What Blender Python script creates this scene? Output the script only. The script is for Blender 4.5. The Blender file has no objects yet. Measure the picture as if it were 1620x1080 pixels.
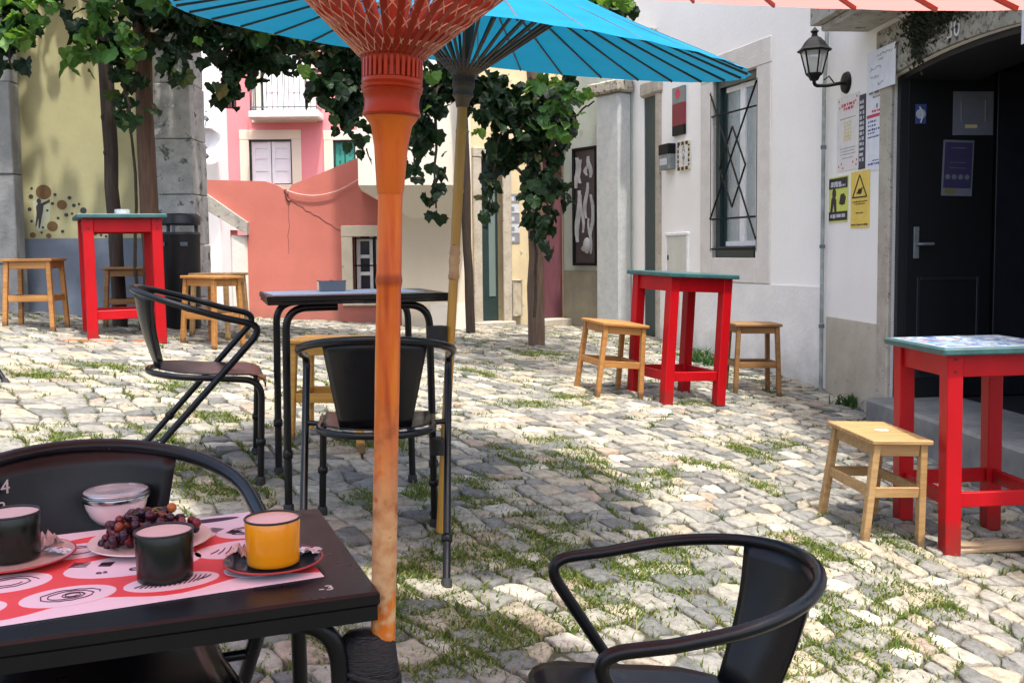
import bpy, math, random
import numpy as np
from math import sin, cos, pi, radians, sqrt
from mathutils import Matrix, Vector, Euler

random.seed(7)
RNG = np.random.default_rng(7)
SC = bpy.context.scene
COL = SC.collection

# ------------------------------------------------------------------ camera, sky, sun, exposure
F_PX, PITCH, ROLL, CAM_Z = 1560.0, radians(4.0), radians(-0.6), 1.10
CY = 398 + F_PX * math.tan(PITCH)
cam_d = bpy.data.cameras.new('camera')
cam = bpy.data.objects.new('camera', cam_d)
COL.objects.link(cam)
cam_d.sensor_width = 36.0
cam_d.lens = 36.0 * F_PX / 1620.0
cam_d.shift_y = -(540 - CY) / 1620.0
cam_d.clip_start, cam_d.clip_end = 0.02, 600.0
CAM_M = Matrix.Translation((0, 0, CAM_Z)) @ Euler((pi / 2 - PITCH, 0, 0)).to_matrix().to_4x4() @ Matrix.Rotation(ROLL, 4, 'Z')
cam.matrix_world = CAM_M
SC.camera = cam

SUN_EL = radians(71.0)
SUN_H = Vector((0.42, -0.907)).normalized()          # horizontal direction towards the sun
sun_vec = Vector((SUN_H.x * cos(SUN_EL), SUN_H.y * cos(SUN_EL), sin(SUN_EL)))
world = bpy.data.worlds.new('World')
SC.world = world
world.use_nodes = True
wn = world.node_tree
bg = wn.nodes['Background']
sky = wn.nodes.new('ShaderNodeTexSky')
sky.sky_type = 'NISHITA'
sky.sun_disc = False
sky.sun_elevation = SUN_EL
sky.sun_rotation = math.atan2(SUN_H.x, SUN_H.y)
sky.dust_density = 5.0
sky.ozone_density = 1.0
wn.links.new(sky.outputs[0], bg.inputs[0])
bg.inputs[1].default_value = 0.15
sl = bpy.data.lights.new('sun', 'SUN')
sl.energy = 2.0
sl.angle = radians(2.0)
sl.color = (1.0, 0.95, 0.87)
sun = bpy.data.objects.new('sun', sl)
COL.objects.link(sun)
sun.rotation_euler = sun_vec.to_track_quat('Z', 'Y').to_euler()
SC.view_settings.view_transform = 'Standard'
SC.view_settings.look = 'None'
SC.view_settings.exposure = 1.62
SC.view_settings.gamma = 1.0
SC.render.engine = 'CYCLES'
SC.cycles.max_bounces = 8
SC.cycles.transparent_max_bounces = 12

# ------------------------------------------------------------------ where things stand
QG = (-0.3076, -0.2101, 0.1035, 0.0002, 0.0136, -0.0051)


def gz(x, y):
    """height of the sloping square at x, y (numbers or arrays)"""
    x = np.clip(x, -6.0, 3.6)
    y = np.clip(y, 0.0, 13.0)
    z = QG[0] + QG[1] * x + QG[2] * y + QG[3] * x * x + QG[4] * x * y + QG[5] * y * y
    return z - 0.06 * np.clip((2.3 - y) / 0.8, 0, 1)


def pix_ray(px, py):
    d = Vector(((px - 810) / F_PX, -(py - CY) / F_PX, -1.0))
    return CAM_M.to_3x3() @ d


def at(px, py, Y):
    r = pix_ray(px, py)
    return Vector((0, 0, CAM_Z)) + r * (Y / r.y)


def spot(px, py):
    r = pix_ray(px, py)
    t = 0.5
    lo = None
    while t < 40:
        p = Vector((0, 0, CAM_Z)) + r * t
        if p.z < gz(p.x, p.y):
            break
        t += 0.02
    return Vector((p.x, p.y, float(gz(p.x, p.y))))


# ------------------------------------------------------------------ object helpers
def tag(o, label, cat, group=None, kind=None):
    if label: o['label'] = label
    if cat: o['category'] = cat
    if group: o['group'] = group
    if kind: o['kind'] = kind
    return o


def thing(name, label, cat, M=None, group=None):
    o = bpy.data.objects.new(name, None)
    o.empty_display_size = 0.1
    COL.objects.link(o)
    if M is not None:
        o.matrix_world = M if isinstance(M, Matrix) else Matrix.Translation(M)
    return tag(o, label, cat, group)


class MB:
    """collects faces, then links them as ONE mesh object"""

    def __init__(s):
        s.v, s.f, s.m = [], [], []

    def add(s, vs, fs, M=None, mi=0):
        b = len(s.v)
        if M is not None:
            vs = [M @ Vector(v) for v in vs]
        s.v += [tuple(v) for v in vs]
        s.f += [tuple(i + b for i in f) for f in fs]
        s.m += [mi] * len(fs)
        return s

    def box(s, x0, x1, y0, y1, z0, z1, M=None, mi=0, bev=0.0):
        if bev <= 0:
            vs = [(x, y, z) for z in (z0, z1) for y in (y0, y1) for x in (x0, x1)]
            fs = [(0, 2, 3, 1), (4, 5, 7, 6), (0, 1, 5, 4), (1, 3, 7, 5), (3, 2, 6, 7), (2, 0, 4, 6)]
            return s.add(vs, fs, M, mi)
        b = min(bev, (x1 - x0) * .45, (y1 - y0) * .45, (z1 - z0) * .45)
        vs, fs, ix = [], [], {}
        X, Y, Z = (x0, x1), (y0, y1), (z0, z1)
        for i in (0, 1):
            for j in (0, 1):
                for k in (0, 1):
                    sx, sy, sz = (b, -b)[i], (b, -b)[j], (b, -b)[k]
                    for a, o in enumerate(((0, sy, sz), (sx, 0, sz), (sx, sy, 0))):
                        ix[i, j, k, a] = len(vs)
                        vs.append((X[i] + o[0], Y[j] + o[1], Z[k] + o[2]))
        g = lambda i, j, k, a: ix[i, j, k, a]
        for i in (0, 1):
            fs.append((g(i, 0, 0, 0), g(i, 1, 0, 0), g(i, 1, 1, 0), g(i, 0, 1, 0)))
            fs.append((g(0, i, 0, 1), g(1, i, 0, 1), g(1, i, 1, 1), g(0, i, 1, 1)))
            fs.append((g(0, 0, i, 2), g(1, 0, i, 2), g(1, 1, i, 2), g(0, 1, i, 2)))
        for i in (0, 1):
            for j in (0, 1):
                fs.append((g(i, j, 0, 0), g(i, j, 1, 0), g(i, j, 1, 1), g(i, j, 0, 1)))
                fs.append((g(i, 0, j, 0), g(i, 1, j, 0), g(i, 1, j, 2), g(i, 0, j, 2)))
                fs.append((g(0, i, j, 1), g(1, i, j, 1), g(1, i, j, 2), g(0, i, j, 2)))
                for k in (0, 1):
                    fs.append((g(i, j, k, 0), g(i, j, k, 1), g(i, j, k, 2)))
        return s.add(vs, fs, M, mi)

    def bar(s, a, b, w, d, M=None, mi=0, up=(0, 0, 1), bev=0.0):
        """rectangular bar from a to b; w across, d along 'up'"""
        a, b = Vector(a), Vector(b)
        z = (b - a).normalized()
        u = Vector(up)
        if abs(z.dot(u)) > 0.98: u = Vector((0, 1, 0))
        x = u.cross(z).normalized()
        y = z.cross(x)
        R = Matrix((x, y, z)).transposed().to_4x4()
        T = Matrix.Translation(a) @ R
        if M is not None: T = M @ T
        return s.box(-w / 2, w / 2, -d / 2, d / 2, 0, (b - a).length, T, mi, bev)

    def tube(s, pts, r, n=10, M=None, mi=0, closed=False, cap=True):
        P = [Vector(p) for p in pts]
        R = r if isinstance(r, (list, tuple)) else [r] * len(P)
        m = len(P)
        T = []
        for i in range(m):
            if closed:
                t = P[(i + 1) % m] - P[i - 1]
            else:
                t = P[min(i + 1, m - 1)] - P[max(i - 1, 0)]
            T.append(t.normalized())
        u = Vector((0, 0, 1)) if abs(T[0].z) < 0.9 else Vector((1, 0, 0))
        u = (u - T[0] * u.dot(T[0])).normalized()
        vs, fs = [], []
        for i in range(m):
            if i:
                u = (u - T[i] * u.dot(T[i]))
                u = u.normalized() if u.length > 1e-6 else Vector((1, 0, 0))
            w = T[i].cross(u)
            for k in range(n):
                a = 2 * pi * k / n
                vs.append(P[i] + (u * cos(a) + w * sin(a)) * R[i])
        for i in range(m if closed else m - 1):
            j = (i + 1) % m
            for k in range(n):
                l = (k + 1) % n
                fs.append((i * n + k, i * n + l, j * n + l, j * n + k))
        if cap and not closed:
            fs.append(tuple(range(n))[::-1])
            fs.append(tuple((m - 1) * n + k for k in range(n)))
        return s.add(vs, fs, M, mi)

    def lathe(s, prof, n=24, M=None, mi=0, jit=None):
        """prof: list of (radius, z)"""
        vs, fs = [], []
        for i, (r, z) in enumerate(prof):
            for k in range(n):
                a = 2 * pi * k / n
                rr = r if jit is None else r * jit(i, k)
                vs.append((rr * cos(a), rr * sin(a), z))
        for i in range(len(prof) - 1):
            for k in range(n):
                l = (k + 1) % n
                fs.append((i * n + k, i * n + l, (i + 1) * n + l, (i + 1) * n + k))
        if prof[0][0] > 1e-5: fs.append(tuple(range(n))[::-1])
        if prof[-1][0] > 1e-5: fs.append(tuple((len(prof) - 1) * n + k for k in range(n)))
        return s.add(vs, fs, M, mi)

    def prism(s, poly, y0, y1, M=None, mi=0):
        """polygon in x,z extruded along y (y0 towards the viewer)"""
        n = len(poly)
        vs = [(x, y0, z) for x, z in poly] + [(x, y1, z) for x, z in poly]
        fs = [tuple(range(n)), tuple(range(2 * n - 1, n - 1, -1))]
        fs += [(i, i + n, (i + 1) % n + n, (i + 1) % n) for i in range(n)]
        return s.add(vs, fs, M, mi)

    def disc(s, cx, cz, rx, rz, y, n=20, M=None, mi=0, th=0.002):
        return s.prism([(cx + rx * cos(2 * pi * k / n), cz + rz * sin(2 * pi * k / n)) for k in range(n)], y - th, y, M, mi)

    def ball(s, c, r, nu=10, nv=7, M=None, mi=0):
        rr = r if isinstance(r, (tuple, list)) else (r, r, r)
        vs, fs = [], []
        vs.append((c[0], c[1], c[2] - rr[2]))
        for j in range(1, nv):
            p = -pi / 2 + pi * j / nv
            for k in range(nu):
                a = 2 * pi * k / nu
                vs.append((c[0] + rr[0] * cos(p) * cos(a), c[1] + rr[1] * cos(p) * sin(a), c[2] + rr[2] * sin(p)))
        vs.append((c[0], c[1], c[2] + rr[2]))
        for k in range(nu):
            l = (k + 1) % nu
            fs.append((0, 1 + l, 1 + k))
            for j in range(nv - 2):
                fs.append((1 + j * nu + k, 1 + j * nu + l, 1 + (j + 1) * nu + l, 1 + (j + 1) * nu + k))
            t = 1 + (nv - 2) * nu
            fs.append((t + k, t + l, len(vs) - 1))
        return s.add(vs, fs, M, mi)

    def build(s, name, mats, parent=None, smooth=None, M=None):
        me = bpy.data.meshes.new(name)
        me.from_pydata(s.v, [], s.f)
        for m in (mats if isinstance(mats, (list, tuple)) else [mats]):
            me.materials.append(m)
        if any(s.m):
            me.polygons.foreach_set('material_index', s.m)
        import bmesh as _b
        bm = _b.new(); bm.from_mesh(me)
        _b.ops.recalc_face_normals(bm, faces=bm.faces)
        bm.to_mesh(me); bm.free()
        o = bpy.data.objects.new(name, me)
        COL.objects.link(o)
        if parent is not None: o.parent = parent
        if M is not None: o.matrix_local = M
        if smooth is not None:
            me.polygons.foreach_set('use_smooth', [True] * len(me.polygons))
            if smooth < 179:
                me.set_sharp_from_angle(angle=radians(smooth))
        me.update()
        return o


def npmesh(name, verts, loops, starts, mats, mat_idx=None, smooth=False, parent=None):
    me = bpy.data.meshes.new(name)
    me.vertices.add(len(verts))
    me.vertices.foreach_set('co', np.asarray(verts, np.float32).ravel())
    me.loops.add(len(loops))
    me.loops.foreach_set('vertex_index', np.asarray(loops, np.int32))
    me.polygons.add(len(starts))
    me.polygons.foreach_set('loop_start', np.asarray(starts, np.int32))
    for m in mats: me.materials.append(m)
    if mat_idx is not None: me.polygons.foreach_set('material_index', np.asarray(mat_idx, np.int32))
    me.polygons.foreach_set('use_smooth', np.full(len(starts), smooth))
    me.update(calc_edges=True)
    me.validate()
    o = bpy.data.objects.new(name, me)
    COL.objects.link(o)
    if parent is not None: o.parent = parent
    return o


def fillet(pts, rad, n=7):
    """polyline with rounded corners"""
    P = [Vector(p) for p in pts]
    out = [P[0]]
    for i in range(1, len(P) - 1):
        r = rad[i] if isinstance(rad, (list, tuple)) else rad
        a, b = (P[i - 1] - P[i]), (P[i + 1] - P[i])
        la, lb = a.length, b.length
        a.normalize(); b.normalize()
        th = a.angle(b)
        if r <= 0 or th > pi - 0.02:
            out.append(P[i]); continue
        t = min(r / math.tan(th / 2), la * .48, lb * .48)
        p0, p1 = P[i] + a * t, P[i] + b * t
        for k in range(n + 1):
            s = k / n
            out.append(p0 * (1 - s) ** 2 + P[i] * 2 * s * (1 - s) + p1 * s * s)
    out.append(P[-1])
    return out


def text_mesh(s, size, M=None, th=0.0008, align='CENTER'):
    cu = bpy.data.curves.new('lettering', 'FONT')
    cu.body = s
    cu.size = size
    cu.extrude = th
    cu.align_x = align
    cu.align_y = 'CENTER'
    cu.resolution_u = 3
    ob = bpy.data.objects.new('lettering', cu)
    me = bpy.data.meshes.new_from_object(ob)
    vs = [Vector(v.co) for v in me.vertices]
    fs = [tuple(p.vertices) for p in me.polygons]
    bpy.data.objects.remove(ob)
    bpy.data.curves.remove(cu)
    bpy.data.meshes.remove(me)
    return vs, fs


STAND = Matrix.Rotation(pi / 2, 4, 'X')               # lettering upright, facing -y

# ------------------------------------------------------------------ materials
def node_mat(name):
    m = bpy.data.materials.new(name)
    m.use_nodes = True
    nt = m.node_tree
    return m, nt, nt.nodes, nt.links, nt.nodes['Principled BSDF']


def ramp(N, stops, interp='LINEAR'):
    r = N.new('ShaderNodeValToRGB')
    r.color_ramp.interpolation = interp
    e = r.color_ramp.elements
    while len(e) < len(stops): e.new(0.5)
    for q, (p, c) in zip(e, stops):
        q.position = p
        q.color = (*c, 1) if len(c) == 3 else c
    return r


def pm(name, c1, c2=None, scale=8, rough=0.6, bump=0.0, bscale=60, metal=0.0, spec=0.5, stretch=None,
       spots=None, rvar=0.0, coat=0.0, detail=6, lo=.35, hi=.65, grime=None):
    """procedural surface: two mixed colours, optional chips (colour, scale, threshold), optional bump"""
    m, nt, N, L, B = node_mat(name)
    tc = N.new('ShaderNodeTexCoord')
    mp = N.new('ShaderNodeMapping')
    L.new(tc.outputs['Object'], mp.inputs[0])
    if stretch: mp.inputs['Scale'].default_value = stretch
    n1 = N.new('ShaderNodeTexNoise')
    n1.inputs['Scale'].default_value = scale
    n1.inputs['Detail'].default_value = detail
    n1.inputs['Roughness'].default_value = .62
    L.new(mp.outputs[0], n1.inputs['Vector'])
    c2 = c2 or tuple(x * .75 for x in c1)
    r = ramp(N, [(lo, c1), (hi, c2)])
    L.new(n1.outputs['Fac'], r.inputs[0])
    out = r.outputs[0]
    for sp in (spots or []):
        col, sc, th = sp[:3]
        wid = sp[3] if len(sp) > 3 else .03
        n2 = N.new('ShaderNodeTexNoise')
        n2.inputs['Scale'].default_value = sc
        n2.inputs['Detail'].default_value = 8
        n2.inputs['Roughness'].default_value = .7
        L.new(tc.outputs['Object'], n2.inputs['Vector'])
        rr = ramp(N, [(th, (0, 0, 0)), (th + wid, (1, 1, 1))])
        L.new(n2.outputs['Fac'], rr.inputs[0])
        mx = N.new('ShaderNodeMix')
        mx.data_type = 'RGBA'
        L.new(rr.outputs[0], mx.inputs['Factor'])
        L.new(out, mx.inputs['A'])
        mx.inputs['B'].default_value = (*col, 1)
        out = mx.outputs['Result']
    if grime:
        # uneven dirt splashed up a wall foot: (height low, height high, colour)
        sx = N.new('ShaderNodeSeparateXYZ'); L.new(tc.outputs['Object'], sx.inputs[0])
        ng = N.new('ShaderNodeTexNoise'); ng.inputs['Scale'].default_value = 5; ng.inputs['Detail'].default_value = 8
        L.new(tc.outputs['Object'], ng.inputs['Vector'])
        ma = N.new('ShaderNodeMath'); ma.operation = 'MULTIPLY_ADD'; ma.inputs[1].default_value = .9; L.new(ng.outputs['Fac'], ma.inputs[0]); L.new(sx.outputs['Z'], ma.inputs[2])
        mg = N.new('ShaderNodeMapRange'); mg.inputs['From Min'].default_value = grime[1] + .45; mg.inputs['From Max'].default_value = grime[0] + .45
        mg.inputs['To Max'].default_value = .75
        L.new(ma.outputs[0], mg.inputs[0])
        mx = N.new('ShaderNodeMix'); mx.data_type = 'RGBA'
        L.new(mg.outputs[0], mx.inputs['Factor']); L.new(out, mx.inputs['A']); mx.inputs['B'].default_value = (*grime[2], 1)
        out = mx.outputs['Result']
    L.new(out, B.inputs['Base Color'])
    B.inputs['Roughness'].default_value = rough
    B.inputs['Metallic'].default_value = metal
    B.inputs['Specular IOR Level'].default_value = spec
    if coat: B.inputs['Coat Weight'].default_value = coat
    if rvar:
        mr = N.new('ShaderNodeMapRange')
        mr.inputs['To Min'].default_value = max(.03, rough - rvar)
        mr.inputs['To Max'].default_value = min(1, rough + rvar)
        n4 = N.new('ShaderNodeTexNoise')
        n4.inputs['Scale'].default_value = scale * 2.3
        n4.inputs['Detail'].default_value = 5
        L.new(tc.outputs['Object'], n4.inputs['Vector'])
        L.new(n4.outputs['Fac'], mr.inputs[0])
        L.new(mr.outputs[0], B.inputs['Roughness'])
    if bump:
        n3 = N.new('ShaderNodeTexNoise')
        n3.inputs['Scale'].default_value = bscale
        n3.inputs['Detail'].default_value = 8
        L.new(mp.outputs[0], n3.inputs['Vector'])
        bp = N.new('ShaderNodeBump')
        bp.inputs['Strength'].default_value = bump
        bp.inputs['Distance'].default_value = .01
        L.new(n3.outputs['Fac'], bp.inputs['Height'])
        L.new(bp.outputs[0], B.inputs['Normal'])
    return m


def leafy(name, stops, trans, rough=.45, tw=.4):
    m, nt, N, L, B = node_mat(name)
    g = N.new('ShaderNodeNewGeometry')
    r = ramp(N, stops)
    L.new(g.outputs['Random Per Island'], r.inputs[0])
    L.new(r.outputs[0], B.inputs['Base Color'])
    B.inputs['Roughness'].default_value = rough
    B.inputs['Specular IOR Level'].default_value = .28
    t = N.new('ShaderNodeBsdfTranslucent')
    t.inputs[0].default_value = (*trans, 1)
    mx = N.new('ShaderNodeMixShader')
    mx.inputs[0].default_value = tw
    L.new(B.outputs[0], mx.inputs[1])
    L.new(t.outputs[0], mx.inputs[2])
    L.new(mx.outputs[0], N['Material Output'].inputs[0])
    return m


def paper_mat(name, c, trans, tw=.4):
    m, nt, N, L, B = node_mat(name)
    tc = N.new('ShaderNodeTexCoord')
    n1 = N.new('ShaderNodeTexNoise')
    n1.inputs['Scale'].default_value = 9
    n1.inputs['Detail'].default_value = 7
    L.new(tc.outputs['Object'], n1.inputs['Vector'])
    r = ramp(N, [(.3, tuple(x * .8 for x in c)), (.7, c)])
    L.new(n1.outputs['Fac'], r.inputs[0])
    L.new(r.outputs[0], B.inputs['Base Color'])
    B.inputs['Roughness'].default_value = .6
    B.inputs['Specular IOR Level'].default_value = .12
    t = N.new('ShaderNodeBsdfTranslucent')
    t.inputs[0].default_value = (*trans, 1)
    mx = N.new('ShaderNodeMixShader')
    mx.inputs[0].default_value = tw
    L.new(B.outputs[0], mx.inputs[1])
    L.new(t.outputs[0], mx.inputs[2])
    L.new(mx.outputs[0], N['Material Output'].inputs[0])
    return m


def glass_mat(name, tint=(.8, .85, .85), rough=.03, alpha=.35):
    m, nt, N, L, B = node_mat(name)
    B.inputs['Base Color'].default_value = (*tint, 1)
    B.inputs['Roughness'].default_value = rough
    B.inputs['Alpha'].default_value = alpha
    return m


def flat(name, c, rough=.6):
    return pm(name, c, tuple(x * .88 for x in c), 14, rough)


m_black = pm('black painted steel', (.0028, .003, .005), (.005, .0055, .0075), 6, .30, .04, 240, spec=.32, rvar=.09,
             spots=[((.07, .07, .066), 210, .78, .02)])
m_rubber = pm('black rubber', (.012, .012, .013), None, 20, .75, .15, 200)
m_tape = pm('black tape', (.004, .004, .005), (.009, .009, .010), 40, .5, .5, 90, stretch=(1, 1, 5))
m_red = pm('red gloss paint', (.43, .0025, .007), (.35, .002, .006), 5, .42, .06, 130, spec=.28, rvar=.08, stretch=(1, 1, .3),
           spots=[((.27, .008, .008), 34, .62, .05), ((.12, .02, .014), 90, .72, .02)], grime=(-.03, .09, (.20, .02, .015)))
m_teal = pm('teal table paint', (.022, .075, .08), (.04, .115, .115), 14, .4, .05, 120, rvar=.12, spots=[((.16, .22, .21), 50, .68, .05)])
def wood(name, a, b, sc=4):
    return pm(name, a, b, sc, .55, .12, 40, stretch=(1, 14, 14), rvar=.1, spots=[(tuple(x * .35 for x in b), 26, .70, .05), (tuple(x * .55 for x in b), 5, .62, .15)], grime=(.0, .06, (.07, .045, .025)))
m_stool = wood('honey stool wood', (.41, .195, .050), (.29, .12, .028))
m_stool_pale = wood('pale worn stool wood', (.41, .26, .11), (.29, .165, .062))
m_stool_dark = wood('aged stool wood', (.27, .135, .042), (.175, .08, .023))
m_stool_y = wood('yellow stool wood', (.60, .32, .06), (.46, .21, .03))
m_post = pm('brown post timber', (.13, .065, .032), (.065, .032, .018), 5, .75, .35, 40, stretch=(12, 12, 1))
m_post_d = pm('dark post timber', (.05, .032, .02), (.022, .014, .01), 5, .8, .35, 40, stretch=(12, 12, 1))
m_plank = pm('grey plank', (.42, .31, .19), (.27, .18, .1), 4, .8, .2, 40, stretch=(1, 14, 14))
m_bam_red = pm('orange lacquered bamboo', (.62, .20, .014), (.50, .115, .009), 3, .36, .1, 60, stretch=(9, 9, .7), rvar=.08,
               spots=[((.33, .05, .012), 9, .64, .08)])
m_bam_worn = pm('worn bare bamboo', (.53, .33, .16), (.40, .21, .09), 16, .7, .5, 70, spots=[((.24, .12, .05), 22, .60, .1), ((.62, .45, .27), 35, .62, .06)])
m_bam_pole, _nt, _N, _L, _B = node_mat('weathered orange bamboo')
_tc = _N.new('ShaderNodeTexCoord'); _sx = _N.new('ShaderNodeSeparateXYZ'); _L.new(_tc.outputs['Object'], _sx.inputs[0])
_mp = _N.new('ShaderNodeMapping'); _mp.inputs['Scale'].default_value = (60, 60, 5); _L.new(_tc.outputs['Object'], _mp.inputs[0])
_n = _N.new('ShaderNodeTexNoise'); _n.inputs['Scale'].default_value = 1; _n.inputs['Detail'].default_value = 8; _L.new(_mp.outputs[0], _n.inputs['Vector'])
_n2 = _N.new('ShaderNodeTexNoise'); _n2.inputs['Scale'].default_value = 26; _n2.inputs['Detail'].default_value = 8; _L.new(_tc.outputs['Object'], _n2.inputs['Vector'])
_ro = ramp(_N, [(.30, (.34, .055, .006)), (.45, (.56, .125, .010)), (.62, (.66, .21, .016)), (.75, (.70, .27, .03))]); _L.new(_n.outputs['Fac'], _ro.inputs[0])
_rw = ramp(_N, [(.32, (.22, .085, .03)), (.43, (.44, .22, .085)), (.52, (.54, .33, .15)), (.60, (.60, .40, .20)), (.68, (.36, .16, .055))]); _L.new(_n2.outputs['Fac'], _rw.inputs[0])
_ad = _N.new('ShaderNodeMath'); _ad.operation = 'MULTIPLY_ADD'; _ad.inputs[1].default_value = .34; _L.new(_n2.outputs['Fac'], _ad.inputs[0]); _L.new(_sx.outputs['Z'], _ad.inputs[2])
_mr = _N.new('ShaderNodeMapRange'); _mr.inputs['From Min'].default_value = 0; _mr.inputs['From Max'].default_value = 2; _L.new(_ad.outputs[0], _mr.inputs[0])
_rm = ramp(_N, [(.448, (0, 0, 0)), (.466, (.95, .95, .95)), (.535, (.85, .85, .85)), (.605, (0, 0, 0))]); _L.new(_mr.outputs[0], _rm.inputs[0])
_mx = _N.new('ShaderNodeMix'); _mx.data_type = 'RGBA'; _L.new(_rm.outputs[0], _mx.inputs['Factor']); _L.new(_ro.outputs[0], _mx.inputs['A']); _L.new(_rw.outputs[0], _mx.inputs['B'])
_rn = ramp(_N, [(.6195, (1, 1, 1)), (.6215, (.45, .3, .2)), (.6245, (.45, .3, .2)), (.6265, (1, 1, 1))]); _mr2 = _N.new('ShaderNodeMapRange'); _mr2.inputs['From Max'].default_value = 2; _L.new(_sx.outputs['Z'], _mr2.inputs[0]); _L.new(_mr2.outputs[0], _rn.inputs[0])
_mm = _N.new('ShaderNodeMix'); _mm.data_type = 'RGBA'; _mm.blend_type = 'MULTIPLY'; _mm.inputs['Factor'].default_value = 1; _L.new(_mx.outputs['Result'], _mm.inputs['A']); _L.new(_rn.outputs[0], _mm.inputs['B'])
_L.new(_mm.outputs['Result'], _B.inputs['Base Color'])
_rr = _N.new('ShaderNodeMapRange'); _rr.inputs['To Min'].default_value = .34; _rr.inputs['To Max'].default_value = .75; _L.new(_rm.outputs[0], _rr.inputs[0]); _L.new(_rr.outputs[0], _B.inputs['Roughness'])
_bp = _N.new('ShaderNodeBump'); _bp.inputs['Strength'].default_value = .35; _bp.inputs['Distance'].default_value = .004; _L.new(_n2.outputs['Fac'], _bp.inputs['Height']); _L.new(_bp.outputs[0], _B.inputs['Normal'])
m_bam_yel = pm('yellow bamboo', (.50, .27, .035), (.36, .19, .03), 3, .4, .1, 60, stretch=(9, 9, .7), spots=[((.2, .11, .03), 12, .66, .06)])
m_bam_dark = pm('dark brown bamboo', (.14, .095, .05), (.08, .055, .03), 4, .5, .2, 60, stretch=(9, 9, .7))
m_hub_red = pm('red lacquered hub', (.38, .048, .005), (.29, .028, .004), 6, .35, .08, 60, rvar=.08)
m_strut_red = pm('red strut bamboo', (.35, .034, .006), (.25, .020, .005), 6, .42, .06, 60, stretch=(1, 1, .3))
m_strut_dark = pm('dark strut bamboo', (.10, .066, .046), (.05, .035, .026), 6, .55, .06, 60)
m_string = pm('pale string', (.80, .55, .42), None, 40, .8)
m_blue = paper_mat('blue parasol paper', (.002, .20, .37), (.004, .22, .38), .20)
m_redp = paper_mat('red parasol paper', (.60, .09, .09), (.80, .36, .32), .40)
m_white = pm('white plaster', (.88, .86, .825), (.83, .81, .775), 1.6, .85, .2, 24, spots=[((.60, .60, .57), 2.3, .64, .12), ((.45, .44, .41), 60, .74, .02)])
m_plinth = pm('rough peeling plinth', (.80, .78, .755), (.71, .69, .665), 3, .9, .5, 26, grime=(-.2, .35, (.40, .39, .34)), spots=[((.34, .33, .31), 17, .66, .03), ((.22, .22, .21), 55, .70, .02)])
m_stone = pm('pale limestone surround', (.68, .65, .61), (.60, .565, .525), 5, .85, .35, 50, spots=[((.3, .27, .24), 55, .66, .03)])
m_stone_d = pm('dirty limestone', (.40, .37, .30), (.25, .23, .185), 6, .9, .6, 45, spots=[((.07, .068, .06), 24, .52, .08)])
m_jambstone = pm('pitted limestone', (.46, .42, .35), (.35, .31, .25), 7, .9, .6, 60, spots=[((.13, .115, .10), 34, .60, .03), ((.20, .18, .15), 5, .62, .1)])
m_band = pm('stained stone band', (.50, .46, .38), (.40, .36, .28), 3, .9, .3, 40, spots=[((.22, .21, .15), 7, .63, .1)])
m_yellow = pm('ochre yellow plaster', (.42, .39, .21), (.36, .335, .18), 2, .85, .12, 30, spots=[((.40, .38, .22), 6, .66, .05)])
m_dado = pm('blue grey dado paint', (.16, .19, .24), (.12, .145, .185), 3, .8, .1, 30)
m_rubble = pm('old stone blocks', (.50, .49, .45), (.26, .26, .24), 5, .9, .6, 22, spots=[((.10, .105, .10), 9, .56, .06), ((.68, .66, .62), 5, .60, .05), ((.07, .07, .065), 40, .66, .03)])
m_greystone = pm('grey stone jamb', (.27, .27, .26), (.19, .19, .185), 5, .9, .5, 40)
m_salmon = pm('salmon plaster', (.53, .165, .13), (.46, .14, .11), 1.6, .85, .2, 20, grime=(.28, .62, (.30, .13, .10)), spots=[((.52, .15, .105), 3.5, .58, .2), ((.60, .26, .21), 2.2, .66, .06), ((.34, .14, .10), 16, .72, .03)])
m_pink = pm('pink plaster', (.78, .27, .29), (.72, .23, .25), 1.2, .85, .08, 26)
m_cream = pm('cream plaster', (.78, .69, .55), (.71, .61, .47), 1.2, .85, .15, 26, grime=(.25, .55, (.40, .36, .295)), spots=[((.62, .54, .42), 3, .64, .1), ((.4, .34, .26), 22, .72, .03)])
m_creamw = pm('chalky cream plaster', (.80, .76, .67), (.76, .71, .61), 1.2, .85, .1, 26, spots=[((.55, .5, .42), 8, .67, .03)])
m_ochre = pm('worn ochre wall', (.62, .52, .32), (.52, .43, .27), 3, .9, .3, 30, spots=[((.25, .22, .16), 8, .60, .06)])
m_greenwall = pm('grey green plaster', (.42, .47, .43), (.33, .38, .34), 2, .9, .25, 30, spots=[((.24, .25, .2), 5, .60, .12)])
m_greyjamb = pm('grey speckled render', (.46, .48, .47), (.38, .40, .40), 12, .9, .4, 90, spots=[((.25, .26, .26), 70, .60, .04)])
m_coping = pm('weathered coping', (.42, .40, .36), (.28, .27, .25), 8, .9, .5, 40, spots=[((.10, .10, .09), 14, .58, .06)])
m_wpier = pm('whitewashed pier', (.74, .72, .68), (.62, .60, .56), 4, .9, .3, 30, spots=[((.35, .33, .3), 9, .64, .05)])
m_wframe = flat('white window paint', (.82, .83, .84))
m_shut_white = pm('white shutter paint', (.88, .88, .88), (.84, .84, .85), 3, .5)
m_shut_green = flat('green shutter paint', (.03, .25, .20))
m_dgreen = pm('dark green joinery', (.012, .03, .03), (.02, .04, .04), 8, .4, .05, 80)
m_blackdoor = pm('black green door', (.004, .006, .006), (.006, .007, .009), 6, .5, .05, 60)
m_bluedoor = pm('blue black door leaf', (.010, .011, .018), (.016, .016, .022), 6, .5, .05, 60)
m_reddoor = pm('faded maroon door', (.15, .05, .06), (.10, .035, .05), 4, .6, .1, 60, stretch=(6, 6, 1))
m_iron = pm('black iron', (.004, .0045, .0055), None, 20, .55, .1, 100, spec=.2)
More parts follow.
